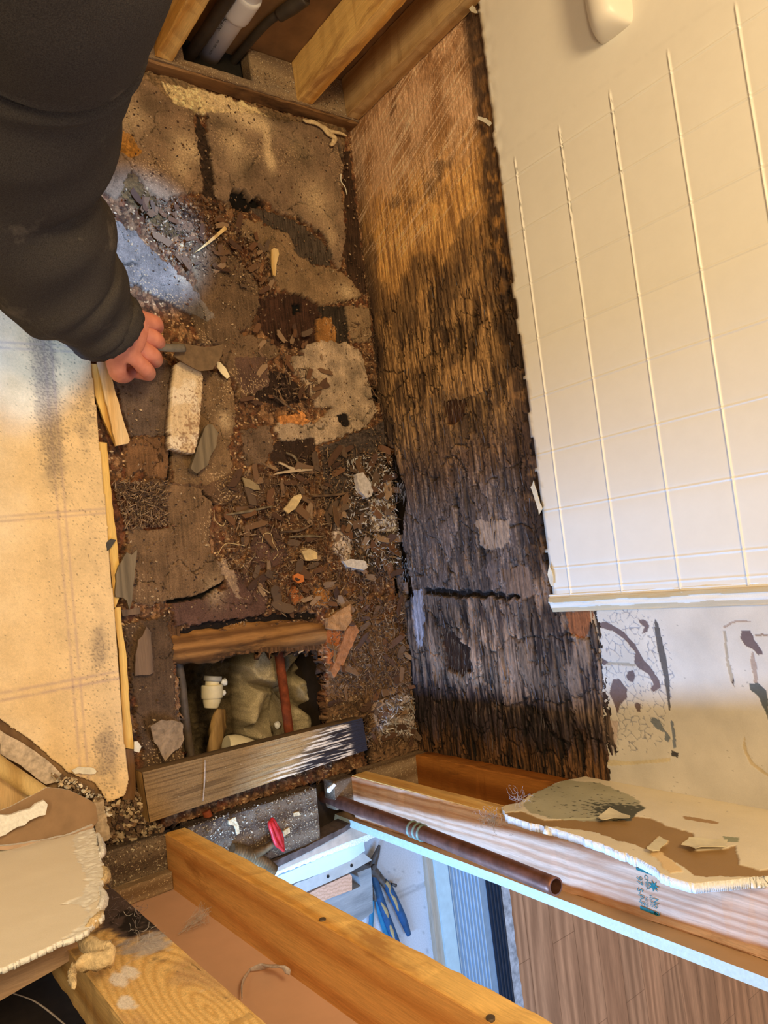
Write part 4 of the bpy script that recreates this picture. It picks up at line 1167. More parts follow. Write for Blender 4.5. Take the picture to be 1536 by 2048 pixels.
o = slab('subfloor_scrap', px([(-80, 1500), (0, 1545), (70, 1600), (20, 1622), (-80, 1660)], 2, .030), 2, .01, mat_wood('scrap_wood', wa(226, 182, 120), wa(200, 150, 88), None, 0, 6), None, .012, .001, 8)
tag(o, 'pale plywood patch between trim stick and brown wallboard scrap', 'board')


# grit heaps in the corner under the broken board
def heap(name, pts, z, hgt, cols, n_, mat, label, seed, size=(.003, .009), kind=None):
    P = [tuple(p[:2]) for p in px(pts, 2, z)]
    xs = [p[0] for p in P]; ys = [p[1] for p in P]
    rng = np.random.RandomState(seed); V = []; F = []; K = []
    while len(K) < n_:
        x = rng.uniform(min(xs), max(xs)); y = rng.uniform(min(ys), max(ys))
        if not inside(P, np.array([x]), np.array([y]))[0]: continue
        zz = z + rng.rand() ** 2 * hgt
        add_chip(V, F, K, (x, y, zz), rng, rng.uniform(*size), cols[rng.randint(len(cols))])
    return stuffmesh(name, V, F, K, mat, label)


def add_chip(V, F, K, p, rng, s, col, elong=None, flat=.35, nrm=None):
    """small irregular chip: a squashed, jittered double pyramid"""
    e = elong if elong else rng.uniform(1.0, 2.2)
    an = rng.uniform(0, 2 * PI); k = rng.randint(4, 7)
    i0 = len(V)
    R_ = np.array(Matrix.Rotation(rng.uniform(-.5, .5), 3, 'X') @ Matrix.Rotation(rng.uniform(-.5, .5), 3, 'Y') @ Matrix.Rotation(an, 3, 'Z')) if nrm is None else nrm
    lo = []
    for t_ in (-1, 1):
        for j in range(k):
            a_ = 2 * PI * j / k + rng.uniform(-.3, .3)
            q_ = np.array([math.cos(a_) * s * e * .5 * rng.uniform(.7, 1.1), math.sin(a_) * s * .5 * rng.uniform(.7, 1.1), t_ * s * flat * .5])
            V.append(R_ @ q_ + np.array(p))
    F.append([i0 + k + j for j in range(k)]); F.append([i0 + j for j in reversed(range(k))])
    for j in range(k): F.append([i0 + j, i0 + (j + 1) % k, i0 + k + (j + 1) % k, i0 + k + j])
    K.append((2 * k, col * rng.uniform(.75, 1.25)))


def stuffmesh(name, V, F, K, mat, label, cat='debris'):
    cols = np.concatenate([np.repeat(np.clip(c, 0, .9)[None], n_, 0) for n_, c in K])
    o = pymesh(name, V, F, [mat], None, False, cols)
    tag(o, label, cat, kind='stuff'); return o


heap('rubble', [(208, 1600), (250, 1600), (292, 1560), (300, 1640), (330, 1655), (215, 1690), (200, 1640)], .0, .025,
     [wa(150, 120, 84), wa(104, 76, 50), wa(184, 150, 104), wa(74, 52, 36), wa(120, 86, 54)], 900, M_debris, 'brown plaster rubble in the corner between vinyl and loose board', 11)
heap('rubble', [(150, 1560), (200, 1590), (215, 1620), (200, 1650), (185, 1600), (120, 1570), (100, 1545)], .026, .02,
     [wa(190, 156, 110), wa(120, 90, 60), wa(210, 186, 150), wa(90, 66, 44)], 420, M_debris, 'crumbled plaster rubble at the curled vinyl corner', 12, (.002, .007))
rb = slab('plaster_scrap', px([(186, 1606), (208, 1600), (214, 1640), (218, 1672), (200, 1690), (190, 1660), (186, 1635)], 2, .05), 2, .012, mat_plain('grey_plaster', wa(176, 144, 104), .9, var=.4, sc=80, bstr=.8, bdist=.004), None, .006, .0025, 13, bend=.006)
tag(rb, 'upright crumbly grey plaster scrap beside the white wallboard edge', 'plaster')

# ================================================================== THE HOLE
def build_pit():
    a = np.arange(1.14, 1.56, .003); b = np.arange(-.62, -.19, .003)
    X, Y = np.meshgrid(a, b, indexing='ij')
    n = fbm(X * 12, Y * 12, 2, 5); f = fbm(X * 90, Y * 90, 4, 3)
    H = -.22 + .05 * n + .01 * f
    f1, e1, r, ox, oy = worley(X * 11, Y * 11, 4)
    rock = (Y > -.36) 
    H = np.where(rock, -.17 + .05 * sm(0, .35, e1) + .02 * n + .004 * f, H)
    c = np.ones(X.shape + (3,)) * wa(92, 72, 44) * (1 + .6 * n + .5 * f)[..., None]
    rk = np.ones(X.shape + (3,)) * wa(178, 150, 104) * (1 + .35 * n + .25 * f)[..., None] * (.5 + .5 * sm(0, .2, e1))[..., None]
    c = np.where(rock[..., None], rk, c)
    c = np.where((fbm(X * 300, Y * 300, 2, 2) > .72)[..., None], wa(210, 190, 150), c)
    o = grid_mesh('floor_pit', a, b, np.stack([X, Y, H], -1), None, np.clip(c, .01, .8), M_floor)
    tag(o, kind='structure', label='dirt and rock below the hole')
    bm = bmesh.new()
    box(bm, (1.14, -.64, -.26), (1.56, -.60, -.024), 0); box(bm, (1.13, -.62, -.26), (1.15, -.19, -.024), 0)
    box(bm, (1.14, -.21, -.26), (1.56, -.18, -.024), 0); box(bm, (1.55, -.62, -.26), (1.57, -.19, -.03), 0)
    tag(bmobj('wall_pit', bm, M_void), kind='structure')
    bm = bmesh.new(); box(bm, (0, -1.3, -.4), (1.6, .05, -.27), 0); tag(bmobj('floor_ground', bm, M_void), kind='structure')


build_pit()
# rotted joist crossing the hole
def beam_wob(t_, a_): return .10 * math.sin(7 * t_ + a_) + .06 * math.sin(23 * t_ + 3 * a_) + .04 * math.sin(61 * t_ + 5 * a_)
jp = px([(338, 1296), (400, 1290), (480, 1278), (560, 1272), (655, 1266)], 2, -.018)
o = tube_obj('rotten_joist', jp, [.026, .034, .033, .031, .027], mat_wood('rot_orange', wa(158, 104, 50), wa(104, 64, 28), wa(62, 40, 22), 1, 14, rough=.95, dark=wa(40, 26, 16)), None, seg=20, n=70, flat=.7, wob=beam_wob)
tag(o, 'orange rotted joist stub crossing the edge of the floor hole', 'lumber')
tag(tube_obj('buried_pipe', px([(352, 1310), (362, 1360), (368, 1420), (376, 1480), (388, 1560)], 2, -.05), [.009, .009], M_grey_pipe, None, seg=14, n=30), 'grey brown pipe along the edge of the hole nearest the vinyl', 'pipe')
tag(tube_obj('buried_pipe', px([(556, 1290), (562, 1340), (570, 1400), (580, 1480)], 2, -.09), [.0105, .0105], M_rust, None, seg=14, n=30), 'rust red pipe crossing the hole beside the pale rock', 'pipe')
pf = empty('drain_fitting', tuple(bp(424, 1385, 2, -.13)), 'cream plastic drain fitting with grey coupling inside the hole', 'pipe fitting')
p1 = np.array(bp(426, 1352, 2, -.12)); p2 = np.array(bp(424, 1372, 2, -.12)); p3 = np.array(bp(424, 1394, 2, -.12)); p4 = np.array(bp(422, 1416, 2, -.12))
tube_obj('grey_coupling', [p1, p1 + (p2 - p1) * .5], [.019, .019], M_grey_lt if 'M_grey_lt' in globals() else mat_plain('grey_coupling', lin((170, 165, 155)), .5, var=.1), pf, seg=24, n=4)
tube_obj('pipe_neck', [p1 + (p2 - p1) * .5, p2], [.015, .015], M_pvc_dirty, pf, seg=24, n=4)
tube_obj('threaded_collar', [p2 - (p3 - p2) * .1, p2, p3, p3 + (p3 - p2) * .1], [.019, .0225, .0225, .020], M_pvc_dirty, pf, seg=28, n=12)
tube_obj('tapered_plug', [p3 + (p3 - p2) * .1, (p3 + p4) / 2, p4], [.0195, .018, .014], M_pvc_dirty, pf, seg=24, n=10)
o = tube_obj('wood_stake', px([(442, 1418), (436, 1450), (432, 1480), (430, 1510)], 2, -.13), [.010, .017, .018, .015], mat_wood('stake', wa(176, 130, 70), wa(112, 78, 40), None, 0, 9), None, seg=12, n=24, flat=.5, wob=lambda t_, a_: .2 * math.sin(4 * a_ + 9 * t_))
tag(o, 'split brown wood stake inside the hole below the cream fitting', 'wood piece')
o = tube_obj('plastic_cap', px([(452, 1492), (470, 1493), (500, 1500)], 2, -.06), [.020, .024, .022], M_pvc_dirty, None, seg=24, n=8)
tag(o, 'cream plastic pipe end half hidden behind the loose board', 'pipe fitting')
for i, (u, v, s) in enumerate([(448, 1364, .008), (447, 1385, .006), (555, 1450, .008)]):
    bm = bmesh.new(); bmesh.ops.create_icosphere(bm, subdivisions=2, radius=s)
    for vv in bm.verts: vv.co = Vector(bp(u, v, 2, -.12)) + vv.co * random.uniform(.7, 1.2)
    tag(bmobj('pebble', bm, M_gypsum, None, True), ['white pebble beside the grey coupling in the hole', 'tiny white pebble beside the cream fitting', 'pale pebble beside the rust red pipe'][i], 'pebble')

M_bw0 = mat_wood('board_side', wa(122, 92, 58), wa(92, 66, 40), wa(60, 44, 30), 1, 10)
# loose board over the hole
def build_loose():
    z1 = .046; th = .036
    q4 = [bp(285, 1545, 2, z1), bp(725, 1436, 2, z1), bp(735, 1500, 2, z1), bp(300, 1645, 2, z1)]
    nU, nV = 420, 90
    s_ = np.linspace(0, 1, nU); t_ = np.linspace(0, 1, nV)
    S, T = np.meshgrid(s_, t_, indexing='ij')
    A, B, Cc, D = [np.array(p) for p in q4]
    P = (A * (1 - S[..., None]) + B * S[..., None]) * (1 - T[..., None]) + (D * (1 - S[..., None]) + Cc * S[..., None]) * T[..., None]
    g = fbm(S * 3.5, T * 26, 1, 4); g2 = fbm(S * 9, T * 90, 4, 3); n = fbm(S * 7, T * 3, 2, 4); f = fbm(S * 160, T * 40, 5, 3)
    inn_ = sm(0, .04, .5 - np.abs(T - .5)) * sm(0, .02, .5 - np.abs(S - .5)); P[..., 2] += (.0009 * g + .0006 * g2) * inn_
    c = np.ones(S.shape + (3,)) * wa(134, 106, 68)
    c = c + (wa(104, 80, 50) - c) * sm(-.1, .35, g)[..., None]
    gold = sm(.35, .55, S + .1 * n) * (1 - sm(.68, .8, S)) * sm(.1, .4, g + .4)
    c = c + (wa(176, 134, 78) - c) * (gold * .6)[..., None]
    drk = sm(.60, .80, S + .22 * (T - .5) + .10 * n)
    c = c + (wa(44, 36, 34) - c) * drk[..., None]
    strk = sm(.02, .16, fbm(S * 5 + T * .5, T * 17 - S * 2.0, 6, 4)) * sm(.56, .70, S + .3 * (T - .5)) * (1 - sm(.90, .945, S + .03 * fbm(S * 30, T * 30, 3, 3)))
    c = c + (wa(222, 196, 160) - c) * (strk * .92)[..., None]
    c = c + (wa(42, 38, 42) - c) * sm(.91, .945, S + .02 * fbm(S * 20, T * 30, 3, 3))[..., None]
    c *= (1 + .28 * g2 + .18 * f)[..., None]
    c = np.where((f > .62)[..., None] & (S > .1)[..., None], wa(196, 176, 140), c)
    o = grid_mesh('loose_board', s_, t_, P, None, np.clip(c * np.array([1.08, .94, .78]), .01, .8), M_debris)
    tag(o, 'weathered loose board with blackened white-streaked end lying over hole', 'lumber')
    # sides and underside closed by hand so that the edges stay straight
    dn = np.array([0, 0, -th]); sides = [(A, B), (B, Cc), (Cc, D), (D, A)]
    bm = bmesh.new()
    for (p_, q_) in sides: bm.faces.new([bm.verts.new(x_) for x_ in (p_, q_, q_ + dn, p_ + dn)])
    bm.faces.new([bm.verts.new(x_ + dn) for x_ in (A, B, Cc, D)])
    bmobj('board_underside', bm, M_bw0, o)
    pts = [A, D, D - (0, 0, th), A - (0, 0, th)]
    m = mat_wood('board_end', wa(172, 126, 66), wa(140, 98, 48), None, 0, 30)
    off = np.array([0, -.0012, 0])
    bm = bmesh.new(); bm.faces.new([bm.verts.new(p + off + (0, 0, .0)) for p in pts]); oo = bmobj('board_end', bm, m, o); oo['label'] = 'paler sawn end grain'


build_loose()
# web string on the board
o = tube_obj('cobweb_strand', px([(410, 1520), (409, 1560), (406, 1602)], 2, .050), [.0008, .0016, .0008], M_web, None, seg=6, n=16); tag(o, 'dusty cobweb strand on the loose board', 'cobweb')

# plumbing in the open bay
tag(tube_obj('corroded_pipe', [tuple(bp(412, 1622, 2, .0)), tuple(bp(428, 1660, 2, .005)), tuple(bp(445, 1690, 2, .01)), tuple(bp(466, 1712, 2, .03)), tuple(bp(480, 1722, 2, .04))], [.008, .0095, .009, .009], M_rust, None, seg=14, n=26), 'rusty curved pipe rising beside the golden stud from under the board', 'pipe')
vb = empty('shutoff_valve', tuple(bp(520, 1718, 2, .03)), 'corroded brass shutoff valve with red handle behind the golden stud', 'valve')
tube_obj('threaded_body', px([(462, 1702), (490, 1712), (520, 1726), (542, 1745)], 2, .04), [.013, .017, .014, .016], M_brass, vb, seg=20, n=60, wob=lambda t_, a_: .10 * math.sin(t_ * 120))
tube_obj('valve_stem', px([(505, 1712), (530, 1698), (552, 1682)], 2, .045), [.011, .007, .006], M_brass, vb, seg=14, n=16)
def valve_handle():
    bm = bmesh.new(); c = np.array(bp(553, 1669, 2, .055)); ax1 = np.array(bp(565, 1697, 2, .055)) - np.array(bp(541, 1641, 2, .055)); L_ = np.linalg.norm(ax1); ax1 /= L_
    ax2 = np.array([.3, .3, .9]); ax2 -= ax1 * (ax2 @ ax1); ax2 /= np.linalg.norm(ax2); ax3 = np.cross(ax1, ax2)
    n_ = 40; rings = []
    for i in range(n_):
        a_ = 2 * PI * i / n_; r = L_ * .5 * (1 + .10 * math.cos(5 * a_))
        cc_ = c + ax1 * math.cos(a_) * r + (ax3 * .82 + ax2 * .3) * math.sin(a_) * r * .42
        ring = []
        for k in range(8):
            b_ = 2 * PI * k / 8; ring.append(bm.verts.new(cc_ + ax2 * math.sin(b_) * .0042 + (ax1 * math.cos(a_) + ax3 * math.sin(a_)) * math.cos(b_) * .0042))
        rings.append(ring)
    for i in range(n_):
        for k in range(8): bm.faces.new((rings[i][k], rings[i][(k + 1) % 8], rings[(i + 1) % n_][(k + 1) % 8], rings[(i + 1) % n_][k]))
    tube(bm, [c - ax1 * L_ * .48, c, c + ax1 * L_ * .48], [.004, .008, .004], seg=8, n=10)
    tube(bm, [c - ax3 * L_ * .18, c, c + ax3 * L_ * .18], [.004, .007, .004], seg=8, n=8)
    bmesh.ops.recalc_face_normals(bm, faces=bm.faces)
    bmobj('valve_handle', bm, M_red, vb, True)['label'] = 'chipped red enamel handle'
valve_handle()
cp = empty('copper_pipe', (1.60, -.25, .0), 'weathered copper pipe with open end leaning beside the stamped stud', 'pipe')
pa = np.array(bp(655, 1596, 0, 1.600)); pm_ = np.array(bp(830, 1660, 0, 1.600)); pe = np.array(bp(1112, 1773, 0, 1.600))
def lerp(a_, b_, t_): return a_ + (b_ - a_) * t_
tube_obj('pipe_barrel', [pa - (0, 0, .07), pa, pm_, pe], [.0125, .0125, .0125, .0125], M_copper, cp, seg=28, n=60, inner=.82, wob=lambda t_, a_: .015 * math.sin(30 * t_ + 2 * a_))
for t_ in (-.03, .02, .06):
    tube_obj('solder_ring', [lerp(pm_, pe, t_), lerp(pm_, pe, t_ + .008), lerp(pm_, pe, t_ + .016)], [.0125, .0152, .0125], mat_plain('verdigris', lin((110, 128, 118)), .6, .3, .5, 90), cp, seg=28, n=8)
o = lump('lint_clump', [(985, 1628), (1000, 1625), (1012, 1638), (990, 1648), (975, 1655)], 1, -.222, [.004, .012, .012, .010, .004], M_web, None, 9, .4); bpy.data.objects.remove(o)
# fuzzy cobweb tuft made of fine curled threads
def threads(name, base, n_, rad, L_, mat, label, seed, cat='cobweb', th=.0002):
    rng = random.Random(seed); bm = bmesh.new(); b = np.array(base)
    for i in range(n_):
        p = b + np.array([rng.gauss(0, rad) * .5, rng.gauss(0, rad) * .35, rng.gauss(0, rad)])
        d = np.array([rng.gauss(0, 1), rng.gauss(0, 1), rng.gauss(0, 1)]); d /= np.linalg.norm(d)
        pts = [p]
        for k in range(4):
            d = d + np.array([rng.gauss(0, .8) for _ in range(3)]); d /= np.linalg.norm(d); pts.append(pts[-1] + d * L_ / 4)
        tube(bm, pts, [th, th], seg=4, n=9, cap=False)
    o = bmobj(name, bm, mat); tag(o, label, cat, kind='stuff')
M_web_blue = mat_plain('cobweb_grey', (.45, .42, .42), .9, var=.3)
threads('cobweb', bp(985, 1640, 1, -.222), 110, .014, .018, M_web_blue, 'grey cobweb tuft at the broken wallboard tip', 3)
threads('cobweb', bp(1040, 1597, 1, -.20), 26, .007, .03, M_web_blue, 'thin curled threads above the broken wallboard tip', 4)


def web_sheet(name, pts3, mat, label, seed):
    """draped dusty web: thin threads between corners"""
    rng = random.Random(seed); bm = bmesh.new(); P = [np.array(p) for p in pts3]
    for i in range(90):
        w = np.array([rng.random() for _ in P]); w = w ** 3; w /= w.sum(); a_ = sum(p * k for p, k in zip(P, w))
        w = np.array([rng.random() for _ in P]); w = w ** 3; w /= w.sum(); b_ = sum(p * k for p, k in zip(P, w))
        m_ = (a_ + b_) / 2 + np.array([rng.gauss(0, .002) for _ in range(3)])
        tube(bm, [a_, m_, b_], [.00018, .00018], seg=4, n=6, cap=False)
    o = bmobj(name, bm, mat); tag(o, label, 'cobweb', kind='stuff')


web_sheet('cobweb', [bp(345, 1875, 0, XF - .004), bp(402, 1802, 0, XF - .02), bp(425, 1812, 0, XF - .02), bp(425, 1850, 0, XF - .005), bp(385, 1850, 0, XF - .004)], M_web, 'draped cobweb between golden stud and brown paper', 6)
o = tube_obj('cobweb_string', [bp(500, 1940, 0, XF - .005), bp(530, 1932, 0, XF - .01), bp(560, 1934, 0, XF - .02), bp(580, 1945, 0, XF - .02)], [.002, .006, .005, .003], M_web, None, seg=8, n=24, flat=.3); tag(o, 'pale dangling web ribbon across the brown paper bay', 'cobweb')
o = tube_obj('cobweb_string', [bp(500, 1940, 0, XF - .005), bp(485, 1965, 0, XF - .008), bp(484, 2000, 0, XF - .01)], [.002, .003, .001], M_web, None, seg=8, n=20, flat=.5); tag(o, 'short frayed web strand below the pale web ribbon', 'cobweb')
threads('cobweb', bp(262, 1838, 0, XR - .003), 34, .022, .02, mat_plain('cobweb_dark', wa(120, 96, 84), .9, var=.3), 'matted grey web and fluff on the mouldy stud', 8)
threads('cobweb', bp(285, 1880, 0, XR - .003), 26, .020, .02, M_web_blue, 'pale fluff on the mouldy stud below the dark mat', 9)
o = tube_obj('cobweb_string', [bp(20, 1985, 0, 1.65), bp(70, 2003, 0, 1.65), bp(125, 2045, 0, 1.65), bp(170, 2090, 0, 1.65)], [.0006, .0012, .0006], M_web, None, seg=5, n=20); tag(o, 'single dusty web strand across the dark cavity', 'cobweb')

# ================================================================== ENTRY BEYOND THE OPEN BAY
ZE = -.10
def build_entry():
    # slab
    a = np.arange(1.66, 2.7, .006); b = np.arange(-.75, .11, .006)
    X, Y = np.meshgrid(a, b, indexing='ij')
    n = fbm(X * 10, Y * 10, 1, 4); f = fbm(X * 160, Y * 160, 3, 3)
    c = np.ones(X.shape + (3,)) * np.array([.62, .62, .66]) * (1 + .08 * n)[..., None]
    c = np.where((f > .42)[..., None], c * .72, c)
    j = px([(793, 1792), (850, 1768)], 2, ZE); (x0, y0), (x1, y1) = j[0][:2], j[1][:2]
    L_ = math.hypot(x1 - x0, y1 - y0); d = np.abs(((X - x0) * (y1 - y0) - (Y - y0) * (x1 - x0)) / L_)
    H = ZE - .004 * np.exp(-(d / .004) ** 2); c = np.where((np.abs(d - .004) < .003)[..., None], c * .8, c)
    dd = np.exp(-(((X - 1.87) / .07) ** 2 + ((Y + .02) / .05) ** 2)); c = c * (1 - .25 * dd[..., None] * np.array([.4, .8, 1.2]))
    o = grid_mesh('floor_entry', a, b, np.stack([X, Y, H], -1), None, np.clip(c, 0, .85), M_floor_e); tag(o, kind='structure', label='speckled concrete landing')
    # bands of the sill, running away from the wall
    def line(pa_, pb_, z):
        A, B = bp(*pa_, 2, z), bp(*pb_, 2, z); k = (B[1] - A[1]) / (B[0] - A[0])
        return lambda x: A[1] + k * (x - A[0])
    def band(name, l0, l1, z, th, mats, label, cat, ribs=None, par=None, jagd=0):
        bm = bmesh.new(); xs = np.linspace(1.658, 2.62, 60); rng = random.Random(4)
        prev = None
        for x in xs:
            ja = rng.uniform(-jagd, jagd)
            r = [bm.verts.new((x, l0(x), z)), bm.verts.new((x, l1(x) + ja, z)), bm.verts.new((x, l1(x) + ja, z - th)), bm.verts.new((x, l0(x), z - th))]
            if prev:
                for k in range(4): bm.faces.new((prev[k], r[k], r[(k + 1) % 4], prev[(k + 1) % 4]))
            prev = r
        bmesh.ops.recalc_face_normals(bm, faces=bm.faces)
        o = bmobj(name, bm, mats, par)
        if label and not par: tag(o, label, cat)
        return o
    z1 = ZE + .012
    e0 = line((849.5, 1708), (879, 1966), z1); e1 = line((862, 1712), (895, 1976), z1); e2 = line((889, 1724), (922, 1989), z1)
    e3 = line((969, 1752), (1004, 2035), z1); e4 = line((1000, 1765), (1034, 2048), z1); e5 = line((1017, 1773), (1051, 2048), z1)
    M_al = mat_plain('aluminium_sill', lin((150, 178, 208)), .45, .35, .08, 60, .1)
    band('wooden_door_stop', e0, e1, z1 + .004, .02, mat_wood('pale_stop', (.62, .52, .42), (.50, .40, .30), None, 0, 8), 'narrow pale wooden strip beside the concrete landing', 'trim')
    sill = empty('door_threshold', (2.0, .2, ZE), 'ribbed aluminium door threshold with black rubber strip', 'threshold')
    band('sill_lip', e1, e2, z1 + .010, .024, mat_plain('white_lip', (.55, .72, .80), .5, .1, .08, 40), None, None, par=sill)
    band('sill_plate', e2, e3, z1, .014, M_al, None, None, par=sill)
    for i in range(9):
        t0 = .08 + i * .09
        la = (lambda x, t0=t0: e2(x) + (e3(x) - e2(x)) * t0); lb = (lambda x, t0=t0: e2(x) + (e3(x) - e2(x)) * (t0 + .016))
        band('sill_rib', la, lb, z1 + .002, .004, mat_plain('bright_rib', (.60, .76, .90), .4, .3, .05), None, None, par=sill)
    band('rubber_strip', e3, e4, z1 + .002, .016, mat_plain('black_rubber', (.012, .022, .045), .55, var=.2), None, None, par=sill)
    for i in range(4):
        t0 = .15 + i * .22
        la = (lambda x, t0=t0: e3(x) + (e4(x) - e3(x)) * t0); lb = (lambda x, t0=t0: e3(x) + (e4(x) - e3(x)) * (t0 + .06))
        band('rubber_rib', la, lb, z1 + .005, .003, mat_plain('rubber_ridge', (.02, .035, .065), .5, var=.2), None, None, par=sill)
    band('caulk_bead', e4, e5, z1 + .001, .012, mat_plain('grey_caulk', (.50, .50, .54), .8, var=.45, sc=60, bstr=.7), 'ragged grey caulk line between threshold and laminate', 'caulk', jagd=.002)
    # laminate
    m, nt, bs = nodes('laminate')
    v = coords(nt, (.10, 1, 1)); w = nt.nodes.new('ShaderNodeTexWave'); w.bands_direction = 'Y'; w.inputs['Scale'].default_value = 6; w.inputs['Distortion'].default_value = 22; w.inputs['Detail'].default_value = 3; w.inputs['Detail Scale'].default_value = .8
    nt.links.new(v, w.inputs['Vector']); fi = noise(nt, v, 120, 4, .6)
    br = nt.nodes.new('ShaderNodeTexBrick'); br.inputs['Scale'].default_value = 1; br.inputs['Mortar Size'].default_value = .0010
    br.inputs['Brick Width'].default_value = .55; br.inputs['Row Height'].default_value = .095; br.inputs['Color1'].default_value = (.92, .92, .92, 1); br.inputs['Color2'].default_value = (1.1, 1.06, 1.02, 1); br.inputs['Mortar'].default_value = (.55, .5, .45, 1)
    nt.links.new(coords(nt), br.inputs['Vector'])
    col = ramp(nt, w.outputs['Fac'], [(0, lin((216, 160, 122))), (1, lin((178, 128, 96)))])
    col = mixc(nt, col, ramp(nt, fi, [(.3, (.8,) * 3), (.7, (1.12,) * 3)]), 1, 'MULTIPLY'); col = mixc(nt, col, br.outputs['Color'], 1, 'MULTIPLY')
    nt.links.new(col, bs.inputs['Base Color']); bs.inputs['Roughness'].default_value = .42
    bm = bmesh.new(); vs4 = [bm.verts.new(p) for p in ((1.60, e5(1.6) - .001, ZE + .006), (4.2, e5(4.2) - .001, ZE + .006), (4.2, 2.8, ZE + .006), (1.60, 2.8, ZE + .006))]
    bm.faces.new(vs4); tag(bmobj('floor_laminate', bm, m), kind='structure', label='brown wood laminate floor')
M_floor_e = mat_attr('landing_concrete', .85, 300, .12, .3, .001)
build_entry()

# layered bottom edge of the opening
def hb(name, pts, z, th, mat, label, cat, seed=0, amp=.0008, step=.01, **kw):
    o = slab(name, px(pts, 2, z), 2, th, mat, None, step, amp, seed, **kw); tag(o, label, cat); return o
hb('sheathing_edge', [(505, 1735), (525, 1733), (620, 1690), (718, 1638), (724, 1644), (640, 1692), (535, 1745)], .034, .05, mat_plain('dark_felt', (.10, .07, .06), .9, var=.4), 'thin dark felt edge along the bottom of the open bay', 'edge strip', 1)
hb('sill_board', [(520, 1748), (535, 1742), (640, 1692), (718, 1646), (762, 1658), (640, 1706), (560, 1742)], .020, .03, mat_plain('tan_sill', (.50, .40, .32), .8, var=.15), 'tan sill board edge below the open bay', 'board', 2)
hb('plaster_edge', [(530, 1752), (555, 1738), (640, 1704), (758, 1654), (768, 1664), (730, 1684), (650, 1712), (555, 1750), (545, 1758)], .010, .02, M_gypsum, 'crumbly white plaster edge beyond the tan sill', 'plaster', 3, .0018, .006)
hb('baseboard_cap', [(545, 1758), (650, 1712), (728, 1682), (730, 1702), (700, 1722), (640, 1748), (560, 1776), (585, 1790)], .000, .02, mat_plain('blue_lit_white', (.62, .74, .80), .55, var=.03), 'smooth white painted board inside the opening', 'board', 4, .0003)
fl = hb('metal_flashing', [(572, 1790), (590, 1768), (640, 1748), (700, 1720), (726, 1706), (744, 1720), (700, 1745), (640, 1772), (600, 1790), (590, 1796)], -.004, .002, mat_plain('galvanized_strip', (.52, .50, .47), .5, .5, .15, 40), 'galvanized metal strip with screw holes across the opening', 'metal strip', 5, .0003)
for (u, v) in ((656, 1753), (703, 1731)):
    p = bp(u, v, 2, -.0035); tube_obj('screw_hole', [p, p + (0, 0, .0012)], [.0033, .0033], M_black, fl, seg=10, n=3)
hb('end_grain_block', [(612, 1790), (640, 1775), (700, 1748), (704, 1752), (704, 1780), (625, 1810)], -.020, .07, mat_wood('end_grain', (.72, .42, .28), (.60, .33, .20), None, 2, 42, stretch=1.0), 'short lumber end with visible growth rings under the metal strip', 'lumber', 6, .0003)
hb('lumber_offcut', [(625, 1810), (704, 1780), (722, 1772), (715, 1745), (742, 1735), (745, 1775), (746, 1825), (700, 1858), (660, 1845), (630, 1825)], -.045, .055, mat_wood('grey_offcut', (.30, .31, .32), (.22, .23, .24), (.38, .38, .38), 1, 10), 'weathered grey lumber offcut beside the pliers', 'lumber', 7, .0004)

# pliers
M_steel = mat_plain('worn_steel', (.13, .12, .12), .45, .7, .4, 90, .3)
M_grip = mat_plain('blue_grip', lin((28, 78, 122)), .5, var=.3, sc=50)
M_grip2 = mat_plain('teal_grip', lin((24, 112, 150)), .45, var=.2, sc=50)
M_tan = mat_plain('tan_grip', lin((178, 150, 104)), .6, var=.2, sc=50)
def P3(pts, z): return [np.array(bp(u, v, 2, z)) for u, v in pts]
zp = ZE + .012
pl = empty('pliers', tuple(bp(747, 1745, 2, ZE)), 'slip joint pliers with dark blue and tan grips, lying open', 'pliers')
tube_obj('jaw', P3([(759, 1690), (754, 1706), (748, 1722), (744, 1738)], zp + .004), [.003, .008, .011, .012], M_steel, pl, seg=12, n=20, flat=.5)
tube_obj('jaw', P3([(724, 1731), (736, 1736), (748, 1744), (760, 1756), (772, 1772)], zp + .002), [.006, .011, .012, .009, .007], M_steel, pl, seg=12, n=20, flat=.5)
tube_obj('pivot', [np.array(bp(744, 1733, 2, zp + .004)), np.array(bp(744, 1733, 2, zp + .004)) + (0, 0, .010)], [.007, .006], M_steel, pl, seg=16, n=4)
h1 = tube_obj('handle', P3([(768, 1764), (778, 1778), (792, 1806), (806, 1838), (818, 1870)], zp), [.009, .0105, .010, .010, .006], M_grip, pl, seg=14, n=30, flat=.7)
tube_obj('grip_inlay', P3([(772, 1764), (779, 1774), (781, 1786), (790, 1800), (797, 1822)], zp + .006), [.004, .0045, .002, .0045, .002], M_tan, h1, seg=10, n=20, flat=.4)
h2 = tube_obj('handle', P3([(746, 1744), (752, 1768), (760, 1796), (772, 1832), (788, 1874), (803, 1912)], zp), [.008, .0085, .0100, .0105, .0105, .008], M_grip, pl, seg=14, n=34, flat=.7)
tube_obj('grip_inlay', P3([(762, 1804), (772, 1822), (778, 1842), (784, 1862), (790, 1880)], zp + .006), [.002, .005, .002, .005, .002], M_tan, h2, seg=10, n=20, flat=.4)
tube_obj('adjust_knob', P3([(783, 1768), (792, 1771)], zp), [.003, .004], M_steel, pl, seg=10, n=4)
pl2 = empty('pliers', tuple(bp(750, 1850, 2, ZE)), 'thin pliers with bright blue handles half hidden behind the golden stud', 'pliers')
tube_obj('handle', P3([(746, 1800), (743, 1834), (742, 1862), (746, 1892)], zp - .003), [.004, .006, .0065, .006], M_grip2, pl2, seg=12, n=22, flat=.6)
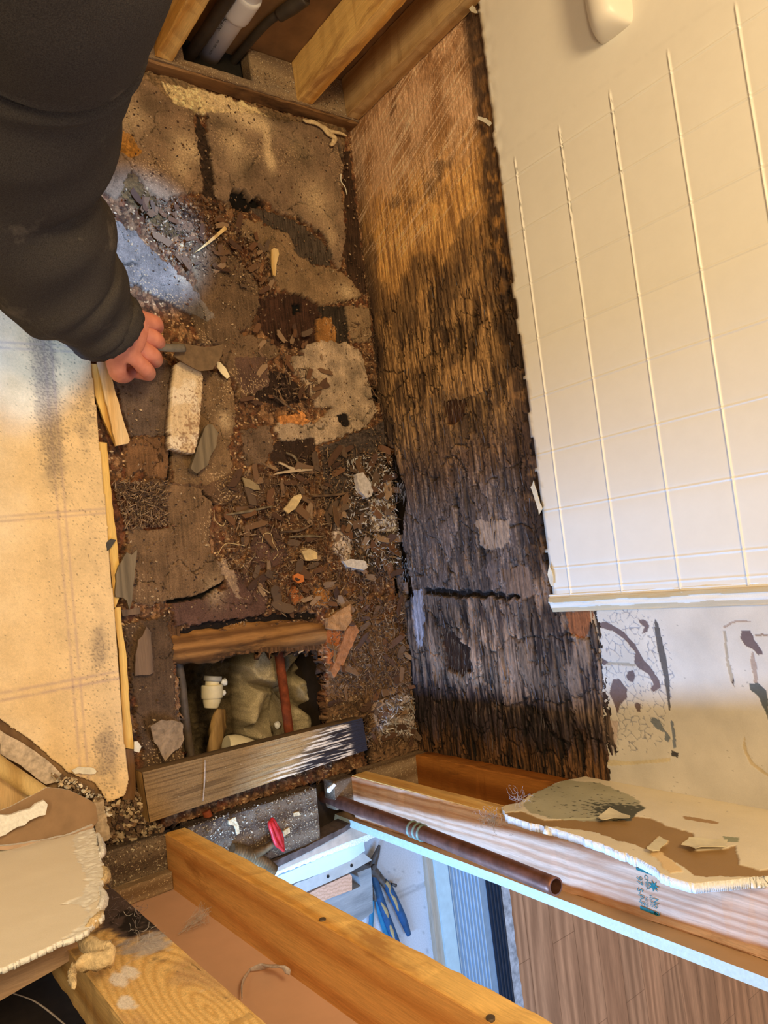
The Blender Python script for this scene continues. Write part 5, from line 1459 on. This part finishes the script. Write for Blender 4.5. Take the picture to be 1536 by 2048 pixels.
tube_obj('handle', P3([(753, 1800), (762, 1834), (774, 1872), (790, 1920)], zp - .004), [.004, .007, .0075, .007], M_grip2, pl2, seg=12, n=22, flat=.6)
tube_obj('jaw', P3([(748, 1770), (750, 1786), (752, 1802)], zp - .003), [.006, .009, .005], M_steel, pl2, seg=12, n=12, flat=.6)

# ================================================================== PERSON: arm reaching in, with a pry tool
person = empty('person', (.57, -.86, .0), 'person in a dark dusty sweatshirt reaching down with a pry tool', 'person')
def PP(u, v, z): return np.array(bp(u, v, 2, z))
def sleeve():
    path = [PP(212, 654, .150), PP(168, 606, .18), PP(120, 556, .21), PP(52, 455, .28), PP(10, 330, .36), PP(30, 180, .48), PP(60, 10, .60), PP(85, -190, .74), np.array([.50, -.99, .86]), np.array([.43, -1.12, .92])]
    rad = [.062, .080, .098, .108, .116, .120, .118, .114, .110, .090]
    def wob(t, a):
        w = .045 * math.sin(34 * t + 2.2 * math.sin(a * 1 + 1) + a) * (1 - abs(t - .35)) + .03 * math.sin(61 * t + 3 * a) + .02 * math.sin(3 * a + 12 * t)
        w += .10 * math.exp(-((t - .30) / .05) ** 2) * math.cos(a - 1.0) - .05 * math.exp(-((t - .06) / .02) ** 2)
        w += .07 * math.exp(-((t - .13) / .035) ** 2)
        return w
    return tube_obj('sweatshirt_sleeve', path, rad, M_cloth, person, seg=72, n=190, wob=wob, cap=True)
m, nt, bs = nodes('dark_knit'); v = coords(nt); f = noise(nt, v, 700, 3, .6); g = noise(nt, v, 9, 5, .7)
col = ramp(nt, f, [(.3, (.032, .028, .026)), (.7, (.072, .062, .054))])
col = mixc(nt, col, (.20, .17, .13), ramp(nt, g, [(.60, (0, 0, 0)), (.74, (.55,) * 3)]))
nt.links.new(col, bs.inputs['Base Color']); bs.inputs['Roughness'].default_value = .95; bs.inputs['Specular IOR Level'].default_value = .1; bump(nt, bs, f, .4, .002)
M_cloth = m
slv = sleeve()
# cuff
c0, c1 = PP(226, 668, .140), PP(200, 640, .160)
tube_obj('sleeve_cuff', [c0 , lerp(c0, c1, .3), lerp(c0, c1, .8), c1], [.058, .064, .066, .060], M_cloth, slv, seg=48, n=14, wob=lambda t, a: .03 * math.sin(20 * a) + .04 * math.sin(2 * a))
# paint smears on the cloth
M_smear = mat_plain('paint_smear', wa(120, 106, 88), .9, var=.3, sc=90)
M_skin = None
m, nt, bs = nodes('skin'); v = coords(nt); f = noise(nt, v, 60, 4, .5)
nt.links.new(ramp(nt, f, [(.3, lin((206, 128, 104))), (.7, lin((226, 150, 124)))]), bs.inputs['Base Color']); bs.inputs['Roughness'].default_value = .5
bs.inputs['Subsurface Weight'].default_value = .15; bs.inputs['Subsurface Radius'].default_value = (.01, .004, .002)
M_skin = m


def skin_mesh(name, verts, edges, radii, mat, parent, root=0):
    me = bpy.data.meshes.new(name); me.from_pydata([tuple(v_) for v_ in verts], edges, [])
    o = link(name, me, [mat], parent)
    sk = o.modifiers.new('skin', 'SKIN'); sk.use_smooth_shade = True
    layer = me.skin_vertices[0].data if len(me.skin_vertices) else None
    if layer is None:
        return o
    for i, r in enumerate(radii):
        r2 = r if isinstance(r, (tuple, list)) else (r, r)
        layer[i].radius = r2; layer[i].use_root = (i == root)
    ss = o.modifiers.new('sub', 'SUBSURF'); ss.levels = ss.render_levels = 2
    return o


def ensure_skin_layer(me):
    pass


def hand(w=None, k=None, base=None, mir=1):
    # frame of the hand: along the forearm toward the knuckles, across, and out of the back
    if w is None: w = PP(214, 648, .155); k = PP(280, 682, .115); base = PP(150, 560, .20)
    ax = (k - w); ax /= np.linalg.norm(ax)
    up = np.array([.15, -.25, 1.0]); up -= ax * (up @ ax); up /= np.linalg.norm(up)
    sd = np.cross(ax, up) * mir       # + goes towards the wall side (-) or the room
    V = []; E = []; R = []
    def add(p, r, par=None):
        V.append(w + (p - w) * 1.32 if len(V) != 1 else p); R.append(r * 1.3); i = len(V) - 1
        if par is not None: E.append((par, i))
        return i
    i0 = add(w, .030); i1 = add(base, .036, i0)
    kn = [(.034, .076, .0100), (.012, .084, .0105), (-.011, .083, .0100), (-.032, .074, .0090)]
    ip = add(w + ax * .035, .030, i0)
    for j, (s, L_, r) in enumerate(kn):
        m1 = add(w + ax * .055 + sd * s * .8, .015, ip)
        a_ = add(w + ax * L_ + sd * s + up * .006, .0125, m1)
        b_ = add(w + ax * (L_ + .030 - j * .001) + sd * s * 1.0 - up * .012, r, a_)
        c_ = add(w + ax * (L_ + .026) + sd * s * .98 - up * .036, r * .92, b_)
        d_ = add(w + ax * (L_ + .006) + sd * s * .96 - up * .044, r * .85, c_)
    # thumb leaves the side of the palm near its base and closes over the shaft
    t0 = add(w + ax * .030 + sd * .030 - up * .006, .017, ip)
    t1 = add(w + ax * .055 + sd * .050 - up * .020, .0125, t0)
    t2 = add(w + ax * .082 + sd * .046 - up * .034, .011, t1)
    t3 = add(w + ax * .100 + sd * .030 - up * .038, .009, t2)
    me = bpy.data.meshes.new('hand'); me.from_pydata([tuple(p) for p in V], E, [])
    o = link('hand', me, [M_skin], person)
    bpy.context.view_layer.objects.active = o
    o.modifiers.new('skin', 'SKIN').use_smooth_shade = True
    if not me.skin_vertices:
        with bpy.context.temp_override(object=o, active_object=o, selected_objects=[o]):
            bpy.ops.mesh.customdata_skin_add()
    for i, r in enumerate(R):
        me.skin_vertices[0].data[i].radius = (r, r); me.skin_vertices[0].data[i].use_root = (i == 0)
    s_ = o.modifiers.new('sub', 'SUBSURF'); s_.levels = s_.render_levels = 2
    return w, ax, up, sd


w, ax, up, sd = hand()


def rest_of_body():
    A = np.array
    tube_obj('sweatshirt_body', [A([.47, -1.14, 1.0]), A([.42, -1.20, .94]), A([.36, -1.32, .82]), A([.33, -1.44, .62]), A([.32, -1.52, .42]), A([.32, -1.55, .30])], [.07, .15, .18, .165, .165, .16], M_cloth, person, seg=40, n=50, flat=.8, wob=lambda t, a: .02 * math.sin(17 * t + 2 * a))
    jeans = mat_plain('work_trousers', (.05, .045, .04), .9, var=.2)
    for x in (.22, .42):
        tube_obj('trouser_leg', [A([.32 + (x - .32) * .5, -1.53, .33]), A([x, -1.36, .24]), A([x + .02, -1.17, .12]), A([x + .02, -1.14, .10]), A([x, -1.25, .085]), A([x, -1.55, .085]), A([x, -1.62, .08])], [.11, .095, .075, .072, .065, .058, .05], jeans, person, seg=24, n=50)
        tube_obj('boot', [A([x, -1.60, .085]), A([x, -1.68, .09]), A([x, -1.76, .06])], [.052, .055, .035], M_void, person, seg=18, n=14)
    tube_obj('sweatshirt_sleeve', [A([.33, -1.22, .92]), A([.22, -1.19, .80]), A([.19, -1.20, .62]), A([.26, -1.17, .46]), A([.33, -1.15, .36])], [.09, .075, .065, .058, .045], M_cloth, person, seg=28, n=40, wob=lambda t, a: .03 * math.sin(30 * t + a))
    hand(A([.35, -1.14, .345]), A([.43, -1.12, .285]), A([.28, -1.165, .43]), -1)
    # head, looking down at the work
    bm = bmesh.new(); bmesh.ops.create_uvsphere(bm, u_segments=32, v_segments=24, radius=1)
    hm = Matrix.Translation((.53, -1.13, 1.12)) @ Matrix.Rotation(math.radians(-20), 4, 'Z') @ Matrix.Rotation(math.radians(48), 4, 'X')
    for v_ in bm.verts:
        x, y, z = v_.co
        nose = .16 * math.exp(-((x / .16) ** 2 + ((z + .12) / .22) ** 2)) * (y < 0); brow = .05 * math.exp(-((z - .22) / .1) ** 2) * (y < 0)
        eye = -.06 * (math.exp(-(((x - .35) / .16) ** 2 + ((z - .08) / .1) ** 2)) + math.exp(-(((x + .35) / .16) ** 2 + ((z - .08) / .1) ** 2))) * (y < 0)
        mouth = .04 * math.exp(-((x / .3) ** 2 + ((z + .5) / .07) ** 2)) * (y < 0)
        ear = .16 * math.exp(-((y - .05) / .15) ** 2 - ((z + .02) / .25) ** 2) * (abs(x) > .9)
        k_ = 1 - .18 * max(0, -z) ** 2
        v_.co = hm @ Vector((x * .078 * k_ * (1 + ear), -(-y * .098 * k_ + (nose + brow + eye + mouth) * .098), z * .118))
    bmobj('head', bm, M_skin, person, True)
    bm = bmesh.new(); bmesh.ops.create_uvsphere(bm, u_segments=32, v_segments=24, radius=1)
    for v_ in bm.verts:
        x, y, z = v_.co
        if y > -.35 and z < -.2: z = -.2
        if y > .3 and z < .25: z = .25
        v_.co = hm @ Vector((x * .084, -y * .104 + .004, z * .124 + .004))
    bmobj('hair', bm, mat_plain('brown_hair', (.05, .03, .02), .8, var=.3, sc=200, bstr=.6), person, True)
    tube_obj('neck', [A([.46, -1.17, .98]), A([.51, -1.14, 1.06])], [.055, .052], M_skin, person, seg=20, n=6)


rest_of_body()
grip = w + ax * .120 - up * .034
tool = empty('pry_tool', tuple(grip), 'flat grey steel pry bar with brown wide blade held in the hand', 'hand tool')
pA = grip - sd * .06; tp = PP(368, 696, .07); tq = PP(445, 712, .055)
tube_obj('handle', [PP(258, 700, .115), PP(285, 690, .105), PP(300, 690, .10)], [.011, .012, .010], mat_plain('black_handle', lin((44, 36, 32)), .7, var=.3), tool, seg=16, n=16)
tube_obj('shaft', [PP(298, 689, .10), PP(330, 695, .088), tp], [.0085, .008, .0085], mat_plain('grey_steel', lin((128, 122, 112)), .45, .4, .25, 60), tool, seg=16, n=16, flat=.6)
slab('blade', px([(340, 684), (372, 688), (410, 694), (446, 690), (442, 712), (425, 740), (400, 742), (372, 728), (345, 712), (352, 700)], 2, .058), 2, .003, mat_plain('dirty_blade', lin((112, 90, 66)), .7, .3, .25, 70), tool, .01, .0008, 2, bend=.006)

# ================================================================== NOTABLE PIECES ON THE FLOOR
def piece(name, pts, z, th, mat, label, cat='wood piece', seed=0, group=None, **kw):
    o = slab(name, px(pts, 2, z), 2, th, mat, None, kw.pop('step', .008), kw.pop('amp', .0012), seed, **kw)
    tag(o, label, cat, group); return o


M_gw = mat_wood('grey_weathered', wa(126, 102, 70), wa(100, 80, 54), None, 0, 14)
M_bw = mat_wood('brown_weathered', wa(120, 88, 58), wa(86, 62, 42), wa(64, 46, 32), 0, 10)
M_tanp = mat_plain('tan_piece', wa(200, 162, 104), .85, var=.25, sc=80, bstr=.5)
M_splint = mat_wood('fresh_splinter', wa(228, 182, 112), wa(206, 156, 84), None, 0, 12)
M_pale = mat_plain('pale_plaster', wa(142, 110, 74), .9, var=.35, sc=110, bstr=.8, bdist=.003)


def block():
    z = .036
    P = px([(352, 728), (360, 722), (400, 740), (407, 752), (404, 800), (398, 870), (390, 906), (380, 906), (342, 896), (338, 885), (342, 820), (346, 770)], 2, z)
    P2 = jag([(p[0], p[1]) for p in P], .006, .0008, 3)
    cx = np.mean(P2, 0); 
    xs = [p[0] for p in P2]; ys = [p[1] for p in P2]
    a = np.arange(min(xs) - .004, max(xs) + .004, .0012); b = np.arange(min(ys) - .004, max(ys) + .004, .0012)
    X, Y = np.meshgrid(a, b, indexing='ij')
    m = inside([tuple(p) for p in P2], X, Y)
    n = fbm(X * 20, Y * 20, 2, 4); f = fbm(X * 200, Y * 200, 4, 3); g = fbm(X * 16, Y * 160, 3, 3)
    c = np.ones(X.shape + (3,)) * wa(206, 168, 118) * (1 + .22 * g)[..., None]
    c = c + (wa(222, 190, 146) - c) * sm(.0, .3, n)[..., None]
    u = (X - a[0]) / (a[-1] - a[0]); vv = (Y - b[0]) / (b[-1] - b[0])
    sp = sm(.05, .35, .8 * f + .5 * fbm(X * 60, Y * 60, 7, 3) + .5 * (u - .5) + .5 * (vv - .5))
    c = c + (wa(122, 76, 42) - c) * (sp * .7)[..., None]
    dk = sm(.2, .5, fbm(X * 30, Y * 30, 6, 4) + .45 * np.exp(-((u - .8) / .1) ** 2) - .2); c = c + (wa(86, 58, 36) - c) * (dk * .8)[..., None]
    o = grid_mesh('plaster_block', a, b, np.stack([X, Y, z + .0010 * n + .0002 * f], -1), m, np.clip(c, .02, .85), M_debris, solid=.026, rim=None)
    tag(o, 'long pale plaster-faced wood block lying below the tool blade', 'wood block')


block()
piece('wood_offcut', [(410, 852), (424, 848), (437, 866), (432, 890), (415, 930), (395, 948), (388, 944), (382, 936), (384, 925), (400, 880)], .026, .012, M_gw, 'grey weathered wood offcut beside the pale block', seed=2)
piece('wood_splinter', [(449, 452), (455, 458), (425, 482), (400, 500), (388, 506), (402, 494), (430, 470)], .016, .003, M_splint, 'long yellow splinter pointing toward the sleeve', 'splinter', 3, amp=.0004)
piece('wood_splinter', [(543, 500), (548, 496), (556, 498), (558, 508), (553, 530), (551, 552), (546, 550), (543, 525)], .016, .004, M_splint, 'short blunt yellow splinter standing out on the tan sheet', 'splinter', 4, amp=.0004)
piece('wood_flake', [(432, 722), (440, 724), (452, 738), (459, 752), (455, 757), (442, 746), (435, 736)], .022, .002, mat_plain('cream_flake', wa(228, 196, 140), .7, var=.1), 'cream leaf-shaped flake beside the tool blade tip', 'flake', 5, bend=.004)
piece('wood_offcut', [(253, 1104), (264, 1110), (274, 1100), (270, 1140), (264, 1200), (260, 1220), (254, 1200), (245, 1196), (230, 1194), (232, 1150), (238, 1132)], .024, .006, M_gw, 'grey torn plywood scrap overlapping the yellow strip', seed=6)
piece('wood_offcut', [(244, 1220), (280, 1216), (282, 1228), (246, 1232)], .018, .006, M_bw, 'small brown offcut below the grey torn plywood scrap', seed=7)
piece('wood_offcut', [(292, 1254), (302, 1266), (307, 1345), (300, 1350), (270, 1352), (270, 1330), (276, 1280), (286, 1270)], .018, .006, M_bw, 'brown wood shingle piece left of the floor hole', seed=8)
piece('plaster_chip', [(300, 1452), (322, 1440), (344, 1440), (366, 1448), (367, 1478), (358, 1496), (340, 1508), (330, 1522), (318, 1500), (306, 1476)], .022, .003, M_pale, 'pale grey triangular flake beside the floor hole', 'flake', 9, bend=.006)
piece('plaster_chip', [(712, 948), (726, 944), (738, 960), (746, 980), (744, 992), (732, 996), (720, 982)], .022, .014, mat_plain('lilac_chunk', (.55, .50, .48), .9, var=.3, sc=150, bstr=.8), 'chalky white chunk standing in the mouldy fibres', 'chunk', 10)
piece('plaster_chip', [(686, 1122), (700, 1118), (732, 1122), (735, 1134), (728, 1140), (695, 1134)], .020, .008, mat_plain('white_chunk', (.58, .52, .46), .9, var=.3, sc=150, bstr=.8), 'whitish lozenge chunk at the foot of the mouldy patch', 'chunk', 11)
piece('curled_flake', [(588, 992), (600, 988), (602, 996), (590, 1018), (576, 1028), (564, 1020), (575, 1010)], .020, .004, M_tanp, 'cream ribbed curled flake among the dark shreds', 'flake', 12, bend=.008)
piece('curled_flake', [(602, 1104), (618, 1098), (634, 1104), (634, 1118), (612, 1122)], .018, .003, M_tanp, 'small cream flake below the ribbed curled flake', 'flake', 13, bend=.005)
piece('wood_flake', [(484, 956), (498, 958), (516, 970), (520, 980), (508, 980), (490, 972)], .016, .004, mat_plain('olive_flake', wa(140, 112, 72), .85, var=.2), 'olive tan flake on the smooth brown sheet', 'flake', 14, bend=.004)
piece('brick_chip', [(588, 1150), (596, 1146), (608, 1150), (608, 1162), (596, 1166), (588, 1160)], .016, .006, mat_plain('orange_chip', wa(196, 104, 42), .85, var=.15), 'round orange wood chip in the shredded area', 'chip', 15)
piece('wood_flake', [(556, 944), (582, 940), (570, 932), (556, 926), (560, 924), (578, 932), (598, 938), (625, 938), (625, 941), (598, 943), (575, 946), (545, 950)], .014, .002, mat_plain('twig', wa(176, 144, 104), .85, var=.2), 'pale forked twig on the dark square patch', 'twig', 16, amp=.0003)
piece('rotten_chunk', [(656, 1236), (700, 1208), (704, 1240), (690, 1262), (655, 1258)], .018, .012, mat_plain('orange_rot', wa(168, 116, 66), .9, var=.4, sc=70, bstr=.9, bdist=.004), 'orange tan rotted chunk at the corner of the hole', 'chunk', 17)
piece('rotten_chunk', [(690, 1268), (706, 1240), (718, 1262), (700, 1300), (686, 1330), (668, 1356), (662, 1342), (676, 1310)], .016, .010, mat_plain('orange_rot2', wa(160, 98, 52), .9, var=.4, sc=70, bstr=.9, bdist=.004), 'rust orange rotted sliver beside the hole below the chunk', 'chunk', 18)
# curled caulk ribbon near the plate
tag(tube_obj('caulk_ribbon', px([(606, 240), (622, 244), (640, 250), (652, 262), (668, 274), (668, 284), (660, 290)], 2, .014), [.003, .006, .005, .008, .006, .007, .003], M_plaster, None, seg=10, n=40, flat=.6, wob=lambda t, a: .25 * math.sin(25 * t + a)), 'pale crumpled caulk ribbon at the corner of the plates', 'caulk')
tag(tube_obj('caulk_ribbon', px([(648, 252), (660, 262), (680, 266), (694, 272)], 2, .016), [.003, .005, .004, .002], M_plaster, None, seg=10, n=24, flat=.6), 'short caulk strip beside the crumpled caulk ribbon', 'caulk')
tag(tube_obj('paper_thread', px([(682, 348), (682, 362), (690, 375), (694, 390)], 2, .010), [.002, .0015, .0015, .001], M_paper, None, seg=6, n=20), 'thin white paper shred at the wall foot', 'thread')
for i, (pts, lb) in enumerate([([(428, 1020), (430, 1040), (445, 1052), (452, 1040)], 'thin white root thread looped left of centre rubble'), ([(524, 1085), (528, 1068), (542, 1068), (546, 1085), (556, 1105), (546, 1120)], 'white root thread looped on the purple brown sheet'),
                               ([(436, 1108), (450, 1088), (470, 1088), (490, 1092)], 'pale root thread across the split in the sheet')]):
    tag(tube_obj('root_thread', px(pts, 2, .014), [.0006, .0009, .0005], M_tanp, None, seg=6, n=24), lb, 'root')
for i, (pts, lb) in enumerate([([(448, 1030), (500, 1022), (545, 1012)], 'thin brown stick left of the ribbed curled flake'), ([(560, 1064), (600, 1060), (625, 1048)], 'pale tapered stick below the ribbed curled flake'),
                               ([(578, 1074), (620, 1072), (648, 1074)], 'straight thin stick below the tapered stick'), ([(625, 992), (670, 990), (705, 984)], 'long brown stick leading to the chalky chunk'),
                               ([(572, 905), (590, 915), (604, 940)], 'short splinter below the pale sheet'), ([(546, 790), (570, 808), (600, 828)], 'flat brown stick above the orange edged sheet')]):
    tag(tube_obj('wood_stick', px(pts, 2, .014), [.0018, .0035, .001], M_bw if i % 2 else M_gw, None, seg=7, n=16, flat=.6), lb, 'stick')
o = piece('paper_flap', [(186, 1488), (196, 1486), (200, 1500), (190, 1512), (184, 1500)], .03, .001, M_paper, 'tiny paper flap beside vinyl', 'paper', 20); bpy.data.objects.remove(o)
piece('paper_scrap', [(268, 1484), (275, 1482), (282, 1494), (278, 1504), (268, 1502)], .024, .002, M_paper, 'small pale shell-like scrap beside the yellow strip end', 'paper', 21, bend=.004)
piece('plaster_chip', [(458, 1640), (470, 1636), (478, 1650), (480, 1666), (474, 1668), (468, 1652), (458, 1648)], .040, .004, M_plaster, 'hooked tan chip on the crumb covered plate', 'chip', 22)
piece('plaster_chip', [(586, 1626), (598, 1622), (602, 1630), (588, 1634)], .034, .004, M_plaster, 'cream chip above the red valve handle', 'chip', 23)
piece('plaster_chip', [(566, 1662), (578, 1656), (580, 1666), (568, 1674)], .034, .004, M_plaster, 'cream chip touching the red valve handle', 'chip', 24)
piece('plaster_chip', [(655, 1578), (668, 1566), (672, 1572), (660, 1586), (655, 1586)], .044, .003, M_gypsum, 'white chip on the short rotted plate stub', 'chip', 25)
piece('plaster_chip', [(262, 1790), (270, 1776), (276, 1782), (272, 1796), (262, 1800)], .042, .003, M_gypsum, 'white chip at the edge of the mouldy plate block', 'chip', 26)

# ------------------------------------------------------------------ scattered flakes, each a thing of its own
fl_pal = [wa(104, 76, 52), wa(86, 60, 42), wa(116, 88, 62), wa(136, 108, 78), wa(76, 54, 40), wa(100, 68, 44), wa(92, 72, 54)]
protos = []
for i in range(7):
    rng = np.random.RandomState(40 + i); V = []; F = []; K = []
    k = rng.randint(5, 9); s = 1.0; e = rng.uniform(1.3, 3.6)
    ny = rng.randint(2, 4)
    top_ = [(-e * .5 + e * (j + .5) / 3 + rng.uniform(-.05, .05), .5 * rng.uniform(.75, 1.05)) for j in range(3)]
    end_ = [(e * .5 * rng.uniform(.6, 1.15), .45 - .9 * (j + .5) / ny) for j in range(ny)]
    bot_ = [(-x, -y * rng.uniform(.5, 1.0)) for x, y in top_]
    end2 = [(-e * .5 * rng.uniform(.6, 1.15), -.45 + .9 * (j + .5) / ny) for j in range(ny)]
    pts = top_ + end_ + bot_ + end2; k = len(pts)
    for zt in (0, .12):
        for (x, y) in pts: V.append((x, y, zt + .22 * (x / e) ** 2 * 2))
        V.append((0, 0, zt))
    n1 = k + 1
    for j in range(k):
        F.append([n1 + j, n1 + (j + 1) % k, n1 + k]); F.append([(j + 1) % k, j, k]); F.append([j, (j + 1) % k, n1 + (j + 1) % k, n1 + j])
    cols = np.repeat((fl_pal[i] * np.array([1.15, 1.02, .88]))[None], len(V), 0)
    me = bpy.data.meshes.new('wood_flake'); me.from_pydata(V, [], F); setcol(me, cols); me.materials.append(M_debris)
    protos.append(me)
rng = np.random.RandomState(5)
zones = [([(440, 960), (640, 900), (780, 900), (800, 1140), (720, 1200), (560, 1230), (450, 1130)], 120, 'shredded wood flakes in the middle of the floor', 'wood flake among shredded fibres mid floor', .022),
         ([(660, 1190), (800, 1200), (820, 1380), (830, 1480), (745, 1500), (660, 1440)], 60, 'wood flakes by the end of the back wall', 'wood flake on crumbled floor beside the hole', .018),
         ([(260, 390), (440, 400), (560, 520), (540, 600), (440, 560), (330, 520)], 55, 'wood flakes at the upper rot line', 'wood flake on crumbled floor near the sleeve', .014),
         ([(500, 640), (640, 650), (650, 780), (560, 830), (480, 830)], 35, 'wood flakes around the burnt bowl', 'wood flake around the burnt bowl', .014)]
first = {}
FLK = ['mid brown blunt', 'dark brown slim', 'light brown ragged', 'pale tan curled', 'blackish brown small', 'reddish brown angular', 'grey brown jagged']
for pts, cnt, grp, lab, sz in zones:
    P = [tuple(p[:2]) for p in px(pts, 2, 0)]; xs = [p[0] for p in P]; ys = [p[1] for p in P]
    n_ = 0
    while n_ < cnt:
        x = rng.uniform(min(xs), max(xs)); y = rng.uniform(min(ys), max(ys))
        if not inside(P, np.array([x]), np.array([y]))[0]: continue
        k = rng.randint(7)
        if k not in first:
            o = bpy.data.objects.new('wood_flake', protos[k]); first[k] = o
        else: o = first[k].copy()
        C.objects.link(o)
        o.location = (x, y, .006 + .006 * rng.rand()); s = sz * rng.uniform(.4, 1.15)
        o.scale = (s, s, s * rng.uniform(.5, 1.2)); o.rotation_euler = (rng.uniform(-.45, .45), rng.uniform(-.45, .45), rng.uniform(0, 6.28))
        tag(o, FLK[k] + ' ' + lab, 'wood flake', grp + ', ' + FLK[k]); n_ += 1

# crumbs and fibres nobody could count
def scatter(name, regions, label, seed, cols, size, elong=None, z0=.004):
    rng = np.random.RandomState(seed); V = []; F = []; K = []
    for pts, cnt in regions:
        P = [tuple(p[:2]) for p in px(pts, 2, 0)]; xs = [p[0] for p in P]; ys = [p[1] for p in P]
        X = rng.uniform(min(xs), max(xs), cnt * 3); Y = rng.uniform(min(ys), max(ys), cnt * 3); ok = inside(P, X, Y)
        hp = [tuple(p[:2]) for p in px(HOLE, 2, 0)]; ok &= ~inside(hp, X, Y)
        for x, y in list(zip(X[ok], Y[ok]))[:cnt]:
            add_chip(V, F, K, (x, y, z0 + rng.rand() * .004), rng, rng.uniform(*size), cols[rng.randint(len(cols))], elong(rng) if elong else None)
    return stuffmesh(name, V, F, K, M_debris, label)


ALL = [(240, 170), (690, 260), (740, 600), (770, 900), (800, 1140), (835, 1500), (730, 1520), (650, 1450), (640, 1240), (345, 1260), (360, 1510), (290, 1540), (250, 1250), (220, 900), (200, 700), (400, 660), (200, 420)]
MID = zones[0][0]; LOW = zones[1][0]
scatter('wood_crumbs', [(ALL, 3800), (MID, 2400), (LOW, 1600), ([(222, 965), (330, 965), (335, 1052), (250, 1060)], 900), ([(260, 390), (440, 400), (560, 520), (540, 600), (330, 520)], 1400)],
        'scattered crumbs of rotten wood over the floor', 21, [wa(120, 88, 58), wa(84, 58, 40), wa(136, 104, 70), wa(60, 42, 30), wa(104, 68, 42), wa(96, 70, 46), wa(110, 82, 54), wa(170, 136, 96)], (.0010, .0044))
scatter('wood_fibres', [(MID, 1500), (LOW, 1200), ([(222, 965), (330, 965), (335, 1052), (250, 1060)], 500), ([(700, 640), (750, 640), (800, 1000), (760, 1000)], 160), ([(560, 700), (640, 760), (620, 830), (540, 800)], 120)],
        'shredded wood fibres strewn over the floor', 22, [wa(124, 90, 58), wa(92, 64, 42), wa(146, 112, 76), wa(70, 48, 34), wa(100, 72, 48)], (.0010, .0026), lambda r: r.uniform(5, 14), .008)
scatter('pale_mould_fibres', [([(690, 920), (775, 900), (800, 1130), (720, 1140), (680, 1060)], 420), ([(745, 1400), (822, 1390), (826, 1470), (760, 1475)], 160)],
        'pale mouldy fibres and crumbs heaped against the back wall', 23, [np.array([.42, .40, .40]), np.array([.30, .28, .28]), np.array([.55, .52, .50])], (.0015, .0036), lambda r: r.uniform(1, 7), .010)


# peeled fibres standing off the rotten back wall
def wall_fibres():
    rng = random.Random(8); bmv = []; F = []; K = []
    cl = [wa(150, 112, 70), wa(96, 70, 46), wa(60, 44, 34), wa(120, 92, 62), wa(112, 100, 90)]
    def strip_(x, z, L_, w, lift, col):
        i0 = len(bmv); n = 6
        bend_z = rng.uniform(-.12, .12)
        for i in range(n):
            t = i / (n - 1); ww = w * (1 - .75 * t)
            xx = x + L_ * t; zz = z + bend_z * L_ * t * t; yy = -.001 - lift * t * t
            bmv.append((xx, yy, zz - ww)); bmv.append((xx, yy - .0006, zz + ww))
        for i in range(n - 1): F.append([i0 + 2 * i, i0 + 2 * i + 1, i0 + 2 * i + 3, i0 + 2 * i + 2])
        K.append((2 * n, np.asarray(col) * rng.uniform(.7, 1.2)))
    for _ in range(950):
        x = rng.uniform(.5, 1.5); z = rng.uniform(.02, .44)
        d = rng.choice((-1, 1))
        c = cl[rng.randrange(5)] if x < .9 else (cl[rng.choice((1, 2, 4))])
        strip_(x, z, d * rng.uniform(.008, .04), rng.uniform(.0004, .0018), rng.uniform(.0, .008), c)
    for _ in range(110):   # tuft below the traced scar and along the broken foot
        p = bp(rng.uniform(880, 960), rng.uniform(1240, 1350), 1, 0); strip_(p[0], p[2], rng.uniform(.012, .03), rng.uniform(.0004, .0012), rng.uniform(.002, .012), wa(150, 118, 84))
    for _ in range(90):
        p = bp(rng.uniform(868, 930), rng.uniform(740, 820), 1, 0); strip_(p[0], p[2], rng.uniform(.012, .035), rng.uniform(.0006, .0018), rng.uniform(.002, .012), wa(158, 122, 84))
    for _ in range(60):
        p = bp(rng.uniform(790, 812), rng.uniform(960, 1000), 1, 0); strip_(p[0], p[2], rng.uniform(.008, .02), rng.uniform(.0006, .0015), rng.uniform(.002, .012), np.array([.5, .5, .52]))
        p = bp(rng.uniform(805, 830), rng.uniform(1110, 1160), 1, 0); strip_(p[0], p[2], rng.uniform(.008, .02), rng.uniform(.0006, .0015), rng.uniform(.002, .012), np.array([.5, .5, .52]))
    stuffmesh('peeling_fibres', bmv, F, K, M_debris, 'peeling wood fibres on the rotten back wall sheathing')


wall_fibres()
# dust on the plates
def dust(name, boxr, n_, seed, label, cols):
    rng = np.random.RandomState(seed); V = []; F = []; K = []
    for _ in range(n_):
        x = rng.uniform(*boxr[0]); y = rng.uniform(*boxr[1]); add_chip(V, F, K, (x, y, boxr[2] + rng.rand() * .001), rng, rng.uniform(.0008, .0030), cols[rng.randint(len(cols))])
    stuffmesh(name, V, F, K, M_debris, label)


dc = [wa(166, 138, 100), wa(140, 112, 76), wa(104, 78, 54), wa(84, 64, 46), wa(190, 164, 124)]
dust('sawdust', ((XR, XF + .015), (-.57, -.305), .031), 1100, 31, 'pale grit covering the plate by the red valve handle', dc)
dust('sawdust', ((XR, XF), (-.73, -.62), .039), 420, 32, 'grit on the mouldy plate block', dc)
dust('sawdust', ((-.02, .02), (-.30, -.02), .039), 200, 33, 'fine sawdust on the notched plate', dc)
